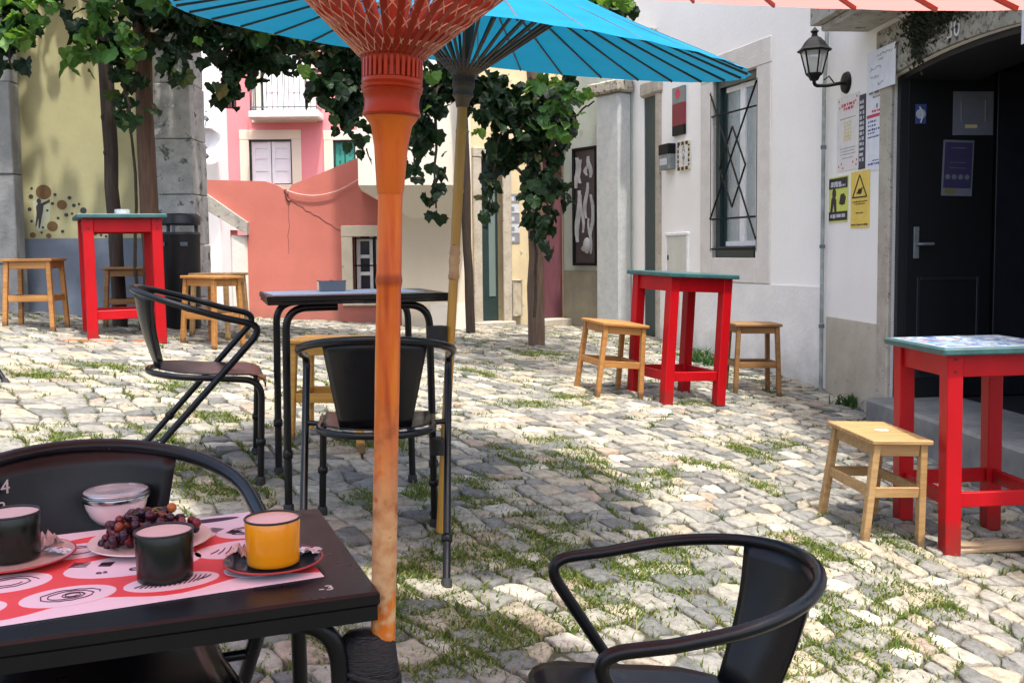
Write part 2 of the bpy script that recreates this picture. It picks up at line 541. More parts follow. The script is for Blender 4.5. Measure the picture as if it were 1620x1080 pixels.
m_irongrey = pm('grey railing iron', (.12, .14, .17), None, 20, .5)
m_curtain = pm('lace curtain', (.80, .83, .82), (.62, .66, .66), 20, .9, .2, 60, stretch=(8, 8, .4))
m_pane = glass_mat('window glass', (.55, .62, .63), .04, .30)
m_dark = flat('dark interior', (.006, .006, .007), .9)
m_lampglass = glass_mat('lantern glass', (.75, .78, .74), .1, .42)
m_paper = flat('white paper', (.76, .78, .84))
m_paper2 = flat('cream paper', (.74, .72, .70))
m_papergrey = flat('grey paper', (.52, .54, .58))
m_purple = flat('shaded purple print', (.045, .035, .10))  # purple lowered to carry the shade inside the doorway
m_shadedpaper = flat('paper with doorway shade', (.17, .18, .22))  # white paper with the doorway's shade put into its colour
m_yelsign = pm('yellow sign print', (.78, .58, .11), (.70, .50, .08), 9, .5)
m_limesign = flat('lime sign print', (.62, .68, .12))
m_ink = flat('black ink', (.012, .012, .015))
m_inkgrey = flat('grey ink', (.22, .23, .26))
m_inkred = flat('red ink', (.55, .03, .08))
m_inkblue = flat('blue ink', (.05, .08, .28))
m_orange = flat('orange ink', (.70, .32, .08))
m_goldink = flat('faded gold ink', (.66, .58, .33))
m_brownpaint = pm('brown mural paint', (.16, .09, .03), (.11, .06, .025), 12, .8)
m_darkpaint = flat('dark mural paint', (.03, .03, .035))
m_bluepaint = flat('pale blue mural paint', (.30, .42, .40))
m_mugdark = pm('dark green enamel', (.004, .0085, .006), (.006, .012, .008), 5, .24, .03, 90, spec=.4, spots=[((.06, .07, .06), 60, .75, .02)])
m_mugyel = pm('yellow enamel', (.82, .33, .006), (.78, .28, .005), 5, .2, .03, 90, spec=.6)
m_enam_in = pm('pale pink enamel', (.74, .60, .58), (.70, .54, .53), 5, .3)
m_rim = flat('black enamel rim', (.012, .012, .014), .3)
m_saucer_d = pm('dark blue enamel', (.012, .018, .03), (.02, .026, .04), 8, .2)
m_saucer_p = pm('pale enamel', (.62, .46, .42), (.56, .40, .36), 8, .3)
m_redrim = flat('red enamel rim', (.42, .035, .03), .3)
m_plate = pm('cream plate glaze', (.76, .66, .62), (.72, .60, .57), 5, .22)
m_grape, _nt, _N, _L, _B = node_mat('dark grape skin')
_g = _N.new('ShaderNodeNewGeometry')
_r = ramp(_N, [(0, (.014, .005, .018)), (.55, (.035, .006, .02)), (.8, (.09, .007, .018)), (.97, (.16, .014, .02)), (1, (.26, .06, .02))])
_L.new(_g.outputs['Random Per Island'], _r.inputs[0])
_L.new(_r.outputs[0], _B.inputs['Base Color'])
_B.inputs['Roughness'].default_value = .3
m_yogurt = pm('milky glass bowl', (.80, .70, .70), (.76, .66, .66), 5, .15)
m_lidglass = glass_mat('lid glass', (.75, .78, .78), .06, .45)
m_chrome = pm('chrome band', (.55, .56, .58), None, 10, .18, metal=1.0)
m_mat_red = pm('placemat red print', (.74, .075, .075), (.70, .06, .065), 6, .6)
m_mat_pink = pm('placemat pale paper', (.80, .66, .72), (.77, .62, .69), 3, .65, .05, 30)
m_chalk = pm('worn white marking', (.60, .56, .55), (.4, .38, .37), 60, .8)
m_napkin = pm('crumpled paper sachet', (.72, .55, .52), (.66, .46, .44), 20, .6, .6, 60)
m_foil = pm('silver wrapper', (.6, .62, .65), None, 10, .25, .6, 60, metal=.8)
m_ash = glass_mat('grey ashtray glass', (.16, .20, .23), .08, .85)
m_terracotta = pm('broken terracotta', (.45, .20, .10), (.34, .14, .07), 12, .85, .4, 60)
m_bin = pm('black bin plastic', (.010, .011, .013), None, 12, .45, .08, 80)
m_metalgrey = pm('grey meter metal', (.17, .20, .21), None, 12, .4)
m_beige = pm('beige cabinet paint', (.60, .60, .53), (.54, .54, .48), 6, .6)
m_tilewhite = pm('glazed white tile', (.72, .72, .68), None, 8, .25)
m_dishw = pm('white dish paint', (.80, .80, .80), None, 6, .5)
m_artdark = pm('dark art panel', (.035, .028, .035), (.06, .045, .05), 5, .4, .1, 30)
m_artpale = pm('pale painted metal strip', (.40, .42, .44), (.25, .25, .28), 6, .5)
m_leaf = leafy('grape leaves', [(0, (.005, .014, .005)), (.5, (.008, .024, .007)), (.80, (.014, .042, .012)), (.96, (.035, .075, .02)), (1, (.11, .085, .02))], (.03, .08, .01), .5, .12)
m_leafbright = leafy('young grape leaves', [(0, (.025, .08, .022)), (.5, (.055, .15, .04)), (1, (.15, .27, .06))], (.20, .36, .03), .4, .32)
m_vine = pm('vine bark', (.07, .05, .03), (.04, .028, .018), 12, .9, .5, 50)
m_grass = leafy('cobble grass', [(0, (.045, .085, .012)), (.4, (.085, .13, .022)), (.75, (.16, .19, .04)), (.92, (.30, .27, .09)), (1, (.36, .28, .13))], (.18, .28, .04), .5, .3)
m_weed = leafy('wall weeds', [(0, (.02, .06, .02)), (1, (.06, .13, .04))], (.12, .22, .04), .5, .3)
m_soil = pm('earth joints', (.062, .052, .033), (.042, .044, .022), 7, .95, .7, 60, spots=[((.06, .085, .025), 5, .55, .1), ((.2, .17, .12), 30, .62, .05)])
m_soilfar = m_soil
m_roof = pm('terracotta roof tile', (.50, .20, .12), (.38, .14, .09), 10, .85, .3, 30)

# cobbles: one tint per stone, mottled
m_cobble, _nt, _N, _L, _B = node_mat('cobble stone')
_g = _N.new('ShaderNodeNewGeometry')
_r = ramp(_N, [(0, (.15, .155, .16)), (.14, (.23, .23, .23)), (.30, (.31, .30, .28)), (.45, (.37, .355, .32)), (.58, (.26, .258, .25)), (.72, (.40, .36, .295)),
               (.82, (.36, .32, .265)), (.90, (.49, .47, .43)), (.965, (.34, .275, .235)), (1, (.22, .225, .235))], 'CONSTANT')
_L.new(_g.outputs['Random Per Island'], _r.inputs[0])
_tc = _N.new('ShaderNodeTexCoord')
_n = _N.new('ShaderNodeTexNoise'); _n.inputs['Scale'].default_value = 26; _n.inputs['Detail'].default_value = 8; _n.inputs['Roughness'].default_value = .7
_L.new(_tc.outputs['Object'], _n.inputs['Vector'])
_r2 = ramp(_N, [(.28, (.28, .27, .24)), (.44, (.70, .69, .65)), (.57, (.90, .885, .84)), (.78, (1.14, 1.10, 1.0))])
_L.new(_n.outputs['Fac'], _r2.inputs[0])
_mx = _N.new('ShaderNodeMix'); _mx.data_type = 'RGBA'; _mx.blend_type = 'MULTIPLY'; _mx.inputs['Factor'].default_value = 1
_L.new(_r.outputs[0], _mx.inputs['A']); _L.new(_r2.outputs[0], _mx.inputs['B'])
_n5 = _N.new('ShaderNodeTexNoise'); _n5.inputs['Scale'].default_value = 1.1; _n5.inputs['Detail'].default_value = 5
_L.new(_tc.outputs['Object'], _n5.inputs['Vector'])
_r5 = ramp(_N, [(.35, (.86, .88, .86)), (.65, (1.08, 1.04, .96))])
_L.new(_n5.outputs['Fac'], _r5.inputs[0])
_mx2 = _N.new('ShaderNodeMix'); _mx2.data_type = 'RGBA'; _mx2.blend_type = 'MULTIPLY'; _mx2.inputs['Factor'].default_value = 1
_L.new(_mx.outputs['Result'], _mx2.inputs['A']); _L.new(_r5.outputs[0], _mx2.inputs['B'])
_L.new(_mx2.outputs['Result'], _B.inputs['Base Color'])
_B.inputs['Roughness'].default_value = .72
_n3 = _N.new('ShaderNodeTexNoise'); _n3.inputs['Scale'].default_value = 55; _n3.inputs['Detail'].default_value = 9
_L.new(_tc.outputs['Object'], _n3.inputs['Vector'])
_bp = _N.new('ShaderNodeBump'); _bp.inputs['Strength'].default_value = .9; _bp.inputs['Distance'].default_value = .010
_L.new(_n3.outputs['Fac'], _bp.inputs['Height']); _L.new(_bp.outputs[0], _B.inputs['Normal'])
# ------------------------------------------------------------------ ground, paving, grass
def build_ground():
    xs = np.concatenate([np.array([-220., -90, -40, -20, -12, -8]), np.arange(-6, 4.01, .2), np.array([5., 8, 14, 25, 60, 220])])
    ys = np.concatenate([np.array([-220., -60, -15, -5, -1]), np.arange(0, 13.01, .2), np.array([15., 18, 24, 40, 90, 400])])
    X, Y = np.meshgrid(xs, ys)
    Z = gz(X, Y) - .017 + RNG.normal(0, .003, X.shape)
    nx, ny = len(xs), len(ys)
    V = np.stack([X, Y, Z], -1).reshape(-1, 3)
    i = np.arange(nx * ny).reshape(ny, nx)
    q = np.stack([i[:-1, :-1], i[:-1, 1:], i[1:, 1:], i[1:, :-1]], -1).reshape(-1, 4)
    o = npmesh('ground', V, q.ravel(), np.arange(len(q)) * 4, [m_soil], smooth=True)
    tag(o, None, None, None, 'structure')


def build_cobbles():
    s = .118
    a = radians(40)
    n = 140
    u, v = np.meshgrid(np.arange(-n, n + 1), np.arange(-n, n + 1), indexing='ij')
    U = u * s + RNG.normal(0, .15 * s, u.shape)
    Vv = v * s * .92 + RNG.normal(0, .15 * s, u.shape)
    x = cos(a) * U - sin(a) * Vv - .5
    y = sin(a) * U + cos(a) * Vv + 6.5
    x = x + .12 * np.sin(y * 1.3 + .4) + .06 * np.sin(x * 2.1)
    y = y + .12 * np.sin(x * 1.1 + 1.7)
    P = np.stack([x, y], -1)
    C = np.stack([P[:-1, :-1], P[1:, :-1], P[1:, 1:], P[:-1, 1:]], -2).reshape(-1, 4, 2)
    ctr = C.mean(1)
    # keep what the picture (or a step to its side) could show, in front of the houses
    m = (ctr[:, 1] > 1.7) & (ctr[:, 1] < 13.2) & (ctr[:, 0] > -6.2) & (ctr[:, 0] < 3.3)
    m &= np.abs(ctr[:, 0]) < .56 * ctr[:, 1] + .9
    C, ctr = C[m], ctr[m]
    N = len(C)
    global JOINTS
    JOINTS = np.concatenate([C[:, [0, 1]], C[:, [1, 2]]])
    # now and then two cells share one tone and a bigger stone: widen at random
    per = []
    for k in range(4):
        p, q = C[:, k], C[:, (k + 1) % 4]
        per += [p * .945 + ctr * .055, p * .70 + q * .30, p * .30 + q * .70]
    per = np.stack(per, 1)                                     # N,12,2
    per = per + RNG.normal(0, .0050, per.shape)
    g = RNG.uniform(.88, .965, (N, 1, 1))
    c2 = ctr[:, None]
    hgt = RNG.normal(0, .0040, (N, 1))
    tx, ty = RNG.normal(0, .05, (N, 1)), RNG.normal(0, .05, (N, 1))
    rings = []
    for sc, dz, nz in ((1.0, -.036, 0), (.99, -.0085, .0015), (.935, -.0022, .0014), (.62, .0008, .0018)):
        p = c2 + (per - c2) * g * sc
        d = p - c2
        z = gz(p[..., 0], p[..., 1]) + hgt + dz + tx * d[..., 0] + ty * d[..., 1] + (RNG.normal(0, nz, p.shape[:2]) if nz else 0)
        rings.append(np.concatenate([p, z[..., None]], -1))
    zc = gz(ctr[:, 0], ctr[:, 1])[:, None] + hgt + .002
    cen = np.concatenate([ctr, zc], -1)[:, None]
    V = np.concatenate(rings + [cen], 1)                       # N,49,3
    k = np.arange(12)
    k1 = (k + 1) % 12
    quads = np.concatenate([np.stack([r * 12 + k, r * 12 + k1, (r + 1) * 12 + k1, (r + 1) * 12 + k], -1) for r in range(3)])
    tris = np.stack([36 + k, 36 + k1, np.full(12, 48)], -1)
    per_loops = np.concatenate([quads.ravel(), tris.ravel()])
    base = (np.arange(N) * 49)[:, None]
    loops = (base + per_loops[None]).ravel()
    st = np.concatenate([np.arange(36) * 4, 144 + np.arange(12) * 3])
    starts = (np.arange(N)[:, None] * 180 + st[None]).ravel()
    # orient: quads must face up; cells run counter-clockwise already
    o = npmesh('cobblestone_pavement', V.reshape(-1, 3), loops, starts, [m_cobble], smooth=True)
    tag(o, None, None, None, 'structure')


def blades(cen, hgt, wid, lean, name, mat):
    N = len(cen)
    a = RNG.uniform(0, 2 * pi, N)
    side = np.stack([np.cos(a), np.sin(a), np.zeros(N)], -1)
    b = RNG.uniform(0, 2 * pi, N)
    dirv = np.stack([np.cos(b), np.sin(b), np.zeros(N)], -1) * (lean * RNG.uniform(.2, 1.6, N))[:, None]
    up = np.array([0, 0, 1.])
    h = hgt[:, None]
    w = wid[:, None]
    p0 = cen
    p1 = cen + up * h * .6 + dirv * h * .35
    p2 = cen + up * h * .9 + dirv * h * 1.0
    V = np.stack([p0 - side * w, p0 + side * w, p1 + side * w * .8, p1 - side * w * .8, p2], 1)
    loops = (np.arange(N)[:, None] * 5 + np.array([0, 1, 2, 3, 3, 2, 4])[None]).ravel()
    starts = (np.arange(N)[:, None] * 7 + np.array([0, 4])[None]).ravel()
    o = npmesh(name, V.reshape(-1, 3), loops, starts, [mat])
    return o


def build_grass():
    big = [(1030, 890, 1.3), (860, 835, 1.2), (740, 990, 1.1), (690, 940, 1.2), (640, 915, 1), (960, 955, 1.0), (1340, 1045, 1.6), (1290, 935, 1.3), (1420, 950, 1.2),
           (1330, 885, 1.3), (1400, 860, 1.2), (1060, 757, 1), (1000, 775, .8), (910, 740, 1), (850, 640, 1.2), (930, 725, 1), (1200, 770, .8), (1180, 712, 1.2), (1230, 700, 1),
           (880, 562, 1.6), (840, 560, 1.4), (900, 625, 1), (760, 590, 1), (640, 965, 1.2), (720, 1050, 1.4), (440, 940, 1), (700, 885, 1.2), (800, 800, 1), (740, 762, 1),
           (280, 612, 1.2), (160, 580, 1.4), (60, 592, 1.2), (330, 660, 1.1), (100, 690, 1.1), (250, 690, 1), (480, 1010, 1), (320, 780, 1.2), (310, 745, 1), (880, 700, 1),
           (620, 700, 1.2), (800, 720, 1), (560, 700, 1), (460, 870, 1), (1120, 735, .9), (1050, 870, 1.2), (1280, 860, 1), (1100, 640, .7), (900, 905, 1.2), (1010, 910, .9), (870, 865, 1.1),
           (1400, 640, .7), (1060, 560, .7), (660, 780, 1), (720, 830, 1), (780, 880, 1.1), (590, 800, 1), (850, 985, 1.2), (1210, 1050, 1), (1480, 950, .9), (1370, 1000, 1), (1240, 1010, 1.1)]
    cs = []
    for px, py, k in big:
        p = spot(px, py)
        nn = int(720 * k)
        ang = RNG.uniform(0, pi)
        for _ in range(3):
            ang2 = ang + RNG.uniform(-1, 1)
            d = RNG.normal(0, 1, (nn // 3, 2)) * np.array([.10, .036]) * k
            c, s_ = cos(ang2), sin(ang2)
            cs.append(np.stack([p.x + RNG.normal(0, .04) + d[:, 0] * c - d[:, 1] * s_, p.y + RNG.normal(0, .04) + d[:, 0] * s_ + d[:, 1] * c], -1))
    J = JOINTS
    mid = J.mean(1)
    dens = .5 + .5 * np.sin(mid[:, 0] * 2.3 + 1.1 * np.sin(mid[:, 1] * 1.1)) * np.cos(mid[:, 1] * 1.7 + mid[:, 0])
    pick = RNG.uniform(0, 1, len(J)) < .04 + .34 * dens ** 2.2
    for (p, q) in J[pick]:
        nn = int(RNG.uniform(8, 38))
        t = RNG.uniform(-.1, 1.1, (nn, 1))
        cs.append(p * (1 - t) + q * t + RNG.normal(0, .007, (nn, 2)))
    xy = np.concatenate(cs)
    cen = np.concatenate([xy, (gz(xy[:, 0], xy[:, 1]) - .012)[:, None]], -1)
    n = len(cen)
    o = blades(cen, RNG.uniform(.010, .038, n), RNG.uniform(.0018, .0040, n), np.full(n, .9), 'grass', m_grass)
    tag(o, None, 'grass', None, 'stuff')
    o['label'] = 'tufts of short green grass growing in the joints between the cobbles'


build_ground()
build_cobbles()
build_grass()


# ------------------------------------------------------------------ houses and walls
class Wall:
    """upright plane seen from the square: local x runs to the viewer's right, y into the wall, z up"""

    def __init__(s, L, R):
        s.L, s.R = Vector((*L, 0)), Vector((*R, 0))
        d = s.R - s.L
        s.len = d.length
        x = d.normalized()
        y = Vector((-x.y, x.x, 0))
        s.M = Matrix.Translation(s.L) @ Matrix((x, y, Vector((0, 0, 1)))).transposed().to_4x4()
        s.I = s.M.inverted()

    def uv(s, px, py, y=0.0):
        o = s.I @ Vector((0, 0, CAM_Z))
        r = s.I.to_3x3() @ pix_ray(px, py)
        t = (y - o.y) / r.y
        p = o + r * t
        return p.x, p.z

    def u(s, px, y=0.0): return s.uv(px, 400, y)[0]

    def rect(s, px0, px1, pyt, pyb, y=0.0):
        """x0, x1, z0, z1 of what shows between those picture columns and rows"""
        pm_ = (px0 + px1) / 2
        return s.u(px0, y), s.u(px1, y), s.uv(pm_, pyb, y)[1], s.uv(pm_, pyt, y)[1]


def wall_mb(x0, x1, z0, z1, holes=(), th=.3, mb=None, mi=0, y0=0.0):
    mb = mb or MB()
    xs = sorted({x0, x1, *[h[0] for h in holes], *[h[1] for h in holes]})
    zs = sorted({z0, z1, *[h[2] for h in holes], *[h[3] for h in holes]})
    xs = [x for x in xs if x0 - 1e-6 <= x <= x1 + 1e-6]
    zs = [z for z in zs if z0 - 1e-6 <= z <= z1 + 1e-6]
    full = {}
    for i in range(len(xs) - 1):
        for k in range(len(zs) - 1):
            cx, cz = (xs[i] + xs[i + 1]) / 2, (zs[k] + zs[k + 1]) / 2
            full[i, k] = not any(h[0] < cx < h[1] and h[2] < cz < h[3] for h in holes)
    for (i, k), f in full.items():
        if not f: continue
        a, b, c, d = xs[i], xs[i + 1], zs[k], zs[k + 1]
        for y in (y0, y0 + th):
            mb.add([(a, y, c), (b, y, c), (b, y, d), (a, y, d)], [(0, 1, 2, 3)], None, mi)
        for (di, dk, e) in ((-1, 0, ((a, c), (a, d))), (1, 0, ((b, c), (b, d))), (0, -1, ((a, c), (b, c))), (0, 1, ((a, d), (b, d)))):
            if not full.get((i + di, k + dk), False):
                (p, q), (r, t) = e
                mb.add([(p, y0, q), (r, y0, t), (r, y0 + th, t), (p, y0 + th, q)], [(0, 1, 2, 3)], None, mi)
    return mb


def surround(mb, h, w, y0, y1, sill=True, mi=0, jit=0.0):
    x0, x1, z0, z1 = h
    mb.box(x0 - w, x0, y0, y1, z0 - (w if sill else 0), z1, None, mi, .006)
    mb.box(x1, x1 + w, y0, y1, z0 - (w if sill else 0), z1, None, mi, .006)
    mb.box(x0 - w - .002, x1 + w + .002, y0 - .002, y1, z1 + .001, z1 + w, None, mi, .006)
    if sill: mb.box(x0 + .001, x1 - .001, y0 - .004, y1, z0 - w, z0 - .001, None, mi, .006)


# ---- white house on the right with the barred window
WW = Wall((1.42, 11.60), (2.58, 8.06))
white = thing('white_house', 'white plastered house with a barred window, a stone surround and a peeling plinth', 'house', WW.M)
win = WW.rect(1128, 1197, 118, 408)
door0 = (WW.u(1019), WW.u(1040), -.6, WW.uv(1030, 152)[1])
wall_mb(.02, WW.len, -.6, 4.1, [win, door0], .34).build('wall', m_white, white)
sb = MB(); surround(sb, win, .23, -.018, .10)
sb.build('stone_surround', m_stone, white)
pl = MB()
zb = WW.uv(1260, 452)[1]
wall_mb(WW.u(1042) + .03, WW.u(1302), -.6, zb, [(win[0] - .24, win[1] + .24, win[2] - .24, 9)], .02, pl, 0, -.016)
pl.build('plinth', m_plinth, white)
WY = -.10
ds = MB()
ds.box(door0[1] - .001, door0[1] + .10, -.03, .06, -.5, door0[3] + .001, None, 0, .01)
ds.box(door0[0] - .02, door0[1] + .13, -.05, .06, door0[3] + .002, door0[3] + .16, None, 0, .02)
ds.build('door_surround', m_jambstone, white)
dd = MB().box(door0[0] + .001, door0[1] - .001, .012, .06, -.5, door0[3]).build('door', m_dgreen, white)
# window: green frame, white sashes, curtain, iron grille
x0, x1, z0, z1 = win
w_ = thing('window', None, None); w_.parent = white
fr = MB()
for a, b, c, d in ((x0 + .001, x0 + .075, z0, z1), (x1 - .05, x1 - .001, z0, z1)): fr.box(a, b, .13 + WY, .21 + WY, c + .001, d - .001)
fr.box(x0 + .077, x1 - .052, .128 + WY, .212 + WY, z1 - .08, z1 - .002)
fr.box(x0 + .077, x1 - .052, .10 + WY, .212 + WY, z0 + .002, z0 + .11)
fr.build('frame', m_dgreen, w_)
sf = MB()
xm = (x0 + x1) / 2 + .03
sf.box(xm - .045, xm - .001, .17 + WY, .205 + WY, z0 + .112, z1 - .082)
sf.box(xm + .001, xm + .045, .17 + WY, .205 + WY, z0 + .112, z1 - .082)
sd_ = MB()
for a in (x0 + .077, x1 - .096): sd_.box(a, a + .044, .17 + WY, .205 + WY, z0 + .112, z1 - .082)
sd_.build('sash', m_dgreen, w_)
for zz in (z0 + .115, z1 - .13): sf.box(x0 + .122, xm - .047, .172 + WY, .203 + WY, zz, zz + .045); sf.box(xm + .047, x1 - .098, .172 + WY, .203 + WY, zz, zz + .045)
sf.build('sash', m_wframe, w_)
MB().box(x0 + .08, x1 - .055, .186 + WY, .190 + WY, z0 + .113, z1 - .083).build('pane', m_pane, w_)
cu = MB()
pts = []
for k in range(41):
    t = k / 40
    pts.append((x0 + .04 + (x1 - x0 - .08) * t, .17 + .012 * sin(t * 60)))
cu.add([(p[0], p[1], z) for p in pts for z in (z0 + .02, z1 - .02)], [(2 * i, 2 * i + 2, 2 * i + 3, 2 * i + 1) for i in range(40)])
cu.build('curtain', m_curtain, w_, 60)
MB().box(x0 - .1, x1 + .1, .33, .36, z0 - .1, z1 + .1).build('room_back', m_dark, w_)
gr = MB()
gx0, gx1 = x0 - .02, x1 + .02
H = z1 - z0
gy = -.012
for fx in (0, .33, .67, 1): gr.tube([(gx0 + (gx1 - gx0) * fx, gy, z0 + .06), (gx0 + (gx1 - gx0) * fx, gy, z1 - .1)], .009, 6) if fx in (0, 1) else None
for fz in (.05, .22, .80): gr.tube([(gx0, gy, z0 + H * fz), (gx1, gy, z0 + H * fz)], .009, 6)
for (a, b, c, d) in ((0, .93, 1, .10), (0, .22, 1, .93), (.22, .5, .5, .72), (.5, .72, .78, .5), (.78, .5, .5, .28), (.5, .28, .22, .5)):
    gr.tube([(gx0 + (gx1 - gx0) * a, gy - .012, z0 + H * b), (gx0 + (gx1 - gx0) * c, gy - .012, z0 + H * d)], .009, 6)
for fz in (.05, .93):
    for xx in (gx0, gx1): gr.tube([(xx, gy, z0 + H * fz), (xx, .02, z0 + H * fz)], .012, 6)
gr.build('grille', m_iron, w_, 40)

# things on the white house
def on_wall(W, name, label, cat, group=None):
    return thing(name, label, cat, W.M, group)

b = on_wall(WW, 'utility_cabinet', 'beige flush cabinet door low on the white house, above the louvred grey cover', 'cabinet')
r = WW.rect(1058, 1089, 373, 440)
MB().box(r[0], r[1], -.022, .0, r[2], r[3], None, 0, .006).build('cabinet_door', m_beige, b)
f = MB(); surround(f, r, .035, -.03, .01); f.build('cabinet_frame', m_wframe, b)
MB().box(r[0] + .02, r[0] + .04, -.03, -.02, (r[2] + r[3]) / 2 - .03, (r[2] + r[3]) / 2 + .02).build('lock', m_iron, b)
b = on_wall(WW, 'vent_cover', 'pale louvred vent cover at the foot of the white house, behind the red bar table', 'vent')
r = WW.rect(1058, 1077, 468, 512)
MB().box(r[0], r[1], -.034, -.012, r[2], r[3], None, 0, .006).build('cover', m_beige, b)
lv = MB()
for k in range(6): zz = r[2] + .03 + k * (r[3] - r[2] - .05) / 5.5; lv.box(r[0] + .03, r[1] - .03, -.040, -.033, zz, zz + .014)
lv.build('louvres', m_metalgrey, b)
MB().box(WW.u(1083), WW.u(1093), -.030, -.014, WW.uv(1088, 521)[1], WW.uv(1088, 517)[1])
sl_ = on_wall(WW, 'letter_slot', 'small dark slot low in the plinth of the white house beside the vent cover', 'slot')
MB().box(WW.u(1082), WW.u(1093), -.026, -.010, WW.uv(1088, 521.5)[1], WW.uv(1088, 517)[1], None, 0, .003).build('slot_plate', m_iron, sl_)
b = on_wall(WW, 'letterbox', 'small grey metal letterbox on the white house left of a framed tile', 'letterbox')
r = WW.rect(1054, 1069, 229, 269)
MB().box(r[0], r[1], -.09, .0, r[2], r[3], None, 0, .008).build('box', m_metalgrey, b)
MB().box(r[0] - .004, r[1] + .004, -.095, .0, r[3] - .11, r[3] + .004, None, 0, .008).build('lid', m_iron, b)
MB().box(r[0] + .03, r[1] - .03, -.094, -.089, r[2] + .05, r[2] + .12).build('nameplate', m_papergrey, b)
b = on_wall(WW, 'tile_plaque', 'framed white tile plaque with a patterned border and dark lettering on the white house', 'plaque')
r = WW.rect(1074, 1093, 224, 269)
MB().box(r[0], r[1], -.018, 0, r[2], r[3], None, 0, .004).build('tile', m_tilewhite, b)
bd = MB()
nb = 9
for k in range(nb):
    for (xa, za) in ((r[0] + (r[1] - r[0]) * (k + .1) / nb, r[3] - .035), (r[0] + (r[1] - r[0]) * (k + .1) / nb, r[2])):
        bd.box(xa, xa + (r[1] - r[0]) * .8 / nb, -.021, -.017, za, za + .035, None, k % 3)
for k in range(12):
    for xa in (r[0], r[1] - .03):
        za = r[2] + .04 + (r[3] - r[2] - .08) * k / 12
        bd.box(xa, xa + .03, -.021, -.017, za, za + .02, None, (k + 1) % 3)
bd.build('border', [m_iron, m_brownpaint, m_goldink], b)
lt = MB()
for k, (s_, zf) in enumerate((('A', .72), ('a', .5), ('T', .3))):
    vs, fs = text_mesh(s_, .13); lt.add(vs, fs, Matrix.Translation(((r[0] + r[1]) / 2, -.0185, r[2] + (r[3] - r[2]) * zf)) @ STAND)
lt.build('lettering', m_inkgrey, b)
b = on_wall(WW, 'wall_sign', 'dark red and black vertical sign with a grey head above the letterbox', 'sign')
r = WW.rect(1067, 1085, 138, 214)
hh = r[3] - r[2]
MB().box(r[0], r[1], -.03, 0, r[2], r[2] + hh * .2).build('base_band', m_iron, b)
MB().box(r[0], r[1], -.03, 0, r[2] + hh * .2 + .001, r[2] + hh * .66).build('red_panel', flat('dark red sign paint', (.20, .012, .025)), b)
MB().box(r[0], r[1], -.03, 0, r[2] + hh * .66 + .001, r[3]).build('head_panel', m_metalgrey, b)
MB().disc((r[0] + r[1]) / 2, r[2] + hh * .86, .05, .05, -.03).build('emblem', m_inkred, b)
mo = on_wall(WW, 'stone_corbel', 'carved stone corbel on the white house above the dark door slot', 'corbel')
cx, cz = WW.uv(1024, 75)
cm = MB()
for k, (ww, z_) in enumerate(((.11, 0), (.15, .07), (.20, .13), (.24, .19))): cm.box(cx - ww, cx + ww, -.05 - k * .03, .02, cz + z_ - .1, cz + z_ - .034, None, 0, .008)
cm.build('moulding', m_stone_d, mo)

# ---- corner house with the arched doorway
DW = Wall((2.58, 8.06), (3.04, 2.50))
bar = thing('corner_house', 'whitewashed corner house with a dark arched stone doorway and a stone step', 'house', DW.M)
xa, xb = DW.u(1411), DW.u(1411) + 1.72
zs, za = DW.uv(1411, 122)[1], DW.uv(1540, 60)[1]
zp = DW.uv(1340, 505)[1]
ARC = [(xa + (xb - xa) * k / 16, zs + (za - zs) * (1 - (2 * k / 16 - 1) ** 2)) for k in range(17)]
mb = MB()
wall_mb(.0, DW.len, -.8, zs, [(xa, xb, -.9, 9)], .5, mb)
for y in (0, .5):
    for k in range(16):
        p, q = ARC[k], ARC[k + 1]
        mb.add([(p[0], y, p[1]), (q[0], y, q[1]), (q[0], y, 3.2), (p[0], y, 3.2)], [(0, 1, 2, 3)])
    mb.add([(0, y, zs), (xa, y, zs), (xa, y, 3.2), (0, y, 3.2)], [(0, 1, 2, 3)])
    mb.add([(xb, y, zs), (DW.len, y, zs), (DW.len, y, 3.2), (xb, y, 3.2)], [(0, 1, 2, 3)])
for k in range(16):
    p, q = ARC[k], ARC[k + 1]
    mb.add([(p[0], 0, p[1]), (q[0], 0, q[1]), (q[0], .5, q[1]), (p[0], .5, p[1])], [(0, 1, 2, 3)])
mb.build('wall', m_white, bar)
am = MB()
sw = .23
am.box(xa - sw + .06, xa - .0, -.03, .30, -.6, zs, None, 0, .012)
am.build('door_jamb', m_jambstone, bar)
MB().box(xb, xb + sw, -.03, .30, -.6, zs, None, 0, .012).build('door_jamb', m_jambstone, bar)
lm = MB()
top = za + .30
for k in range(16):
    p, q = ARC[k], ARC[k + 1]
    a, c = (p[0], p[1] + .001), (q[0], q[1] + .001)
    lm.add([(a[0], -.032, a[1]), (c[0], -.032, c[1]), (c[0], -.032, top), (a[0], -.032, top),
            (a[0], .30, a[1]), (c[0], .30, c[1]), (c[0], .30, top), (a[0], .30, top)], [(0, 1, 2, 3), (0, 4, 5, 1), (3, 2, 6, 7)])
lm.box(xa - sw, xa - .001, -.032, .05, zs + .002, top, None, 0, .01)
lm.box(xb + .001, xb + sw, -.032, .05, zs + .002, top, None, 0, .01)
lm.build('stone_arch', m_stone_d, bar)
bn = MB(); wall_mb(.03, xa - sw + .05, -.8, zp, [], .02, bn, 0, -.018); bn.build('stone_band', m_band, bar)
st = MB()
stz = DW.uv(1560, 690, -.15)[1]
st.box(xa - .02, xb + .3, -.17, .5, -.8, stz, None, 0, .02)
st.build('door_step', pm('worn grey step', (.22, .22, .21), (.14, .143, .143), 5, .8, .3, 40), bar)
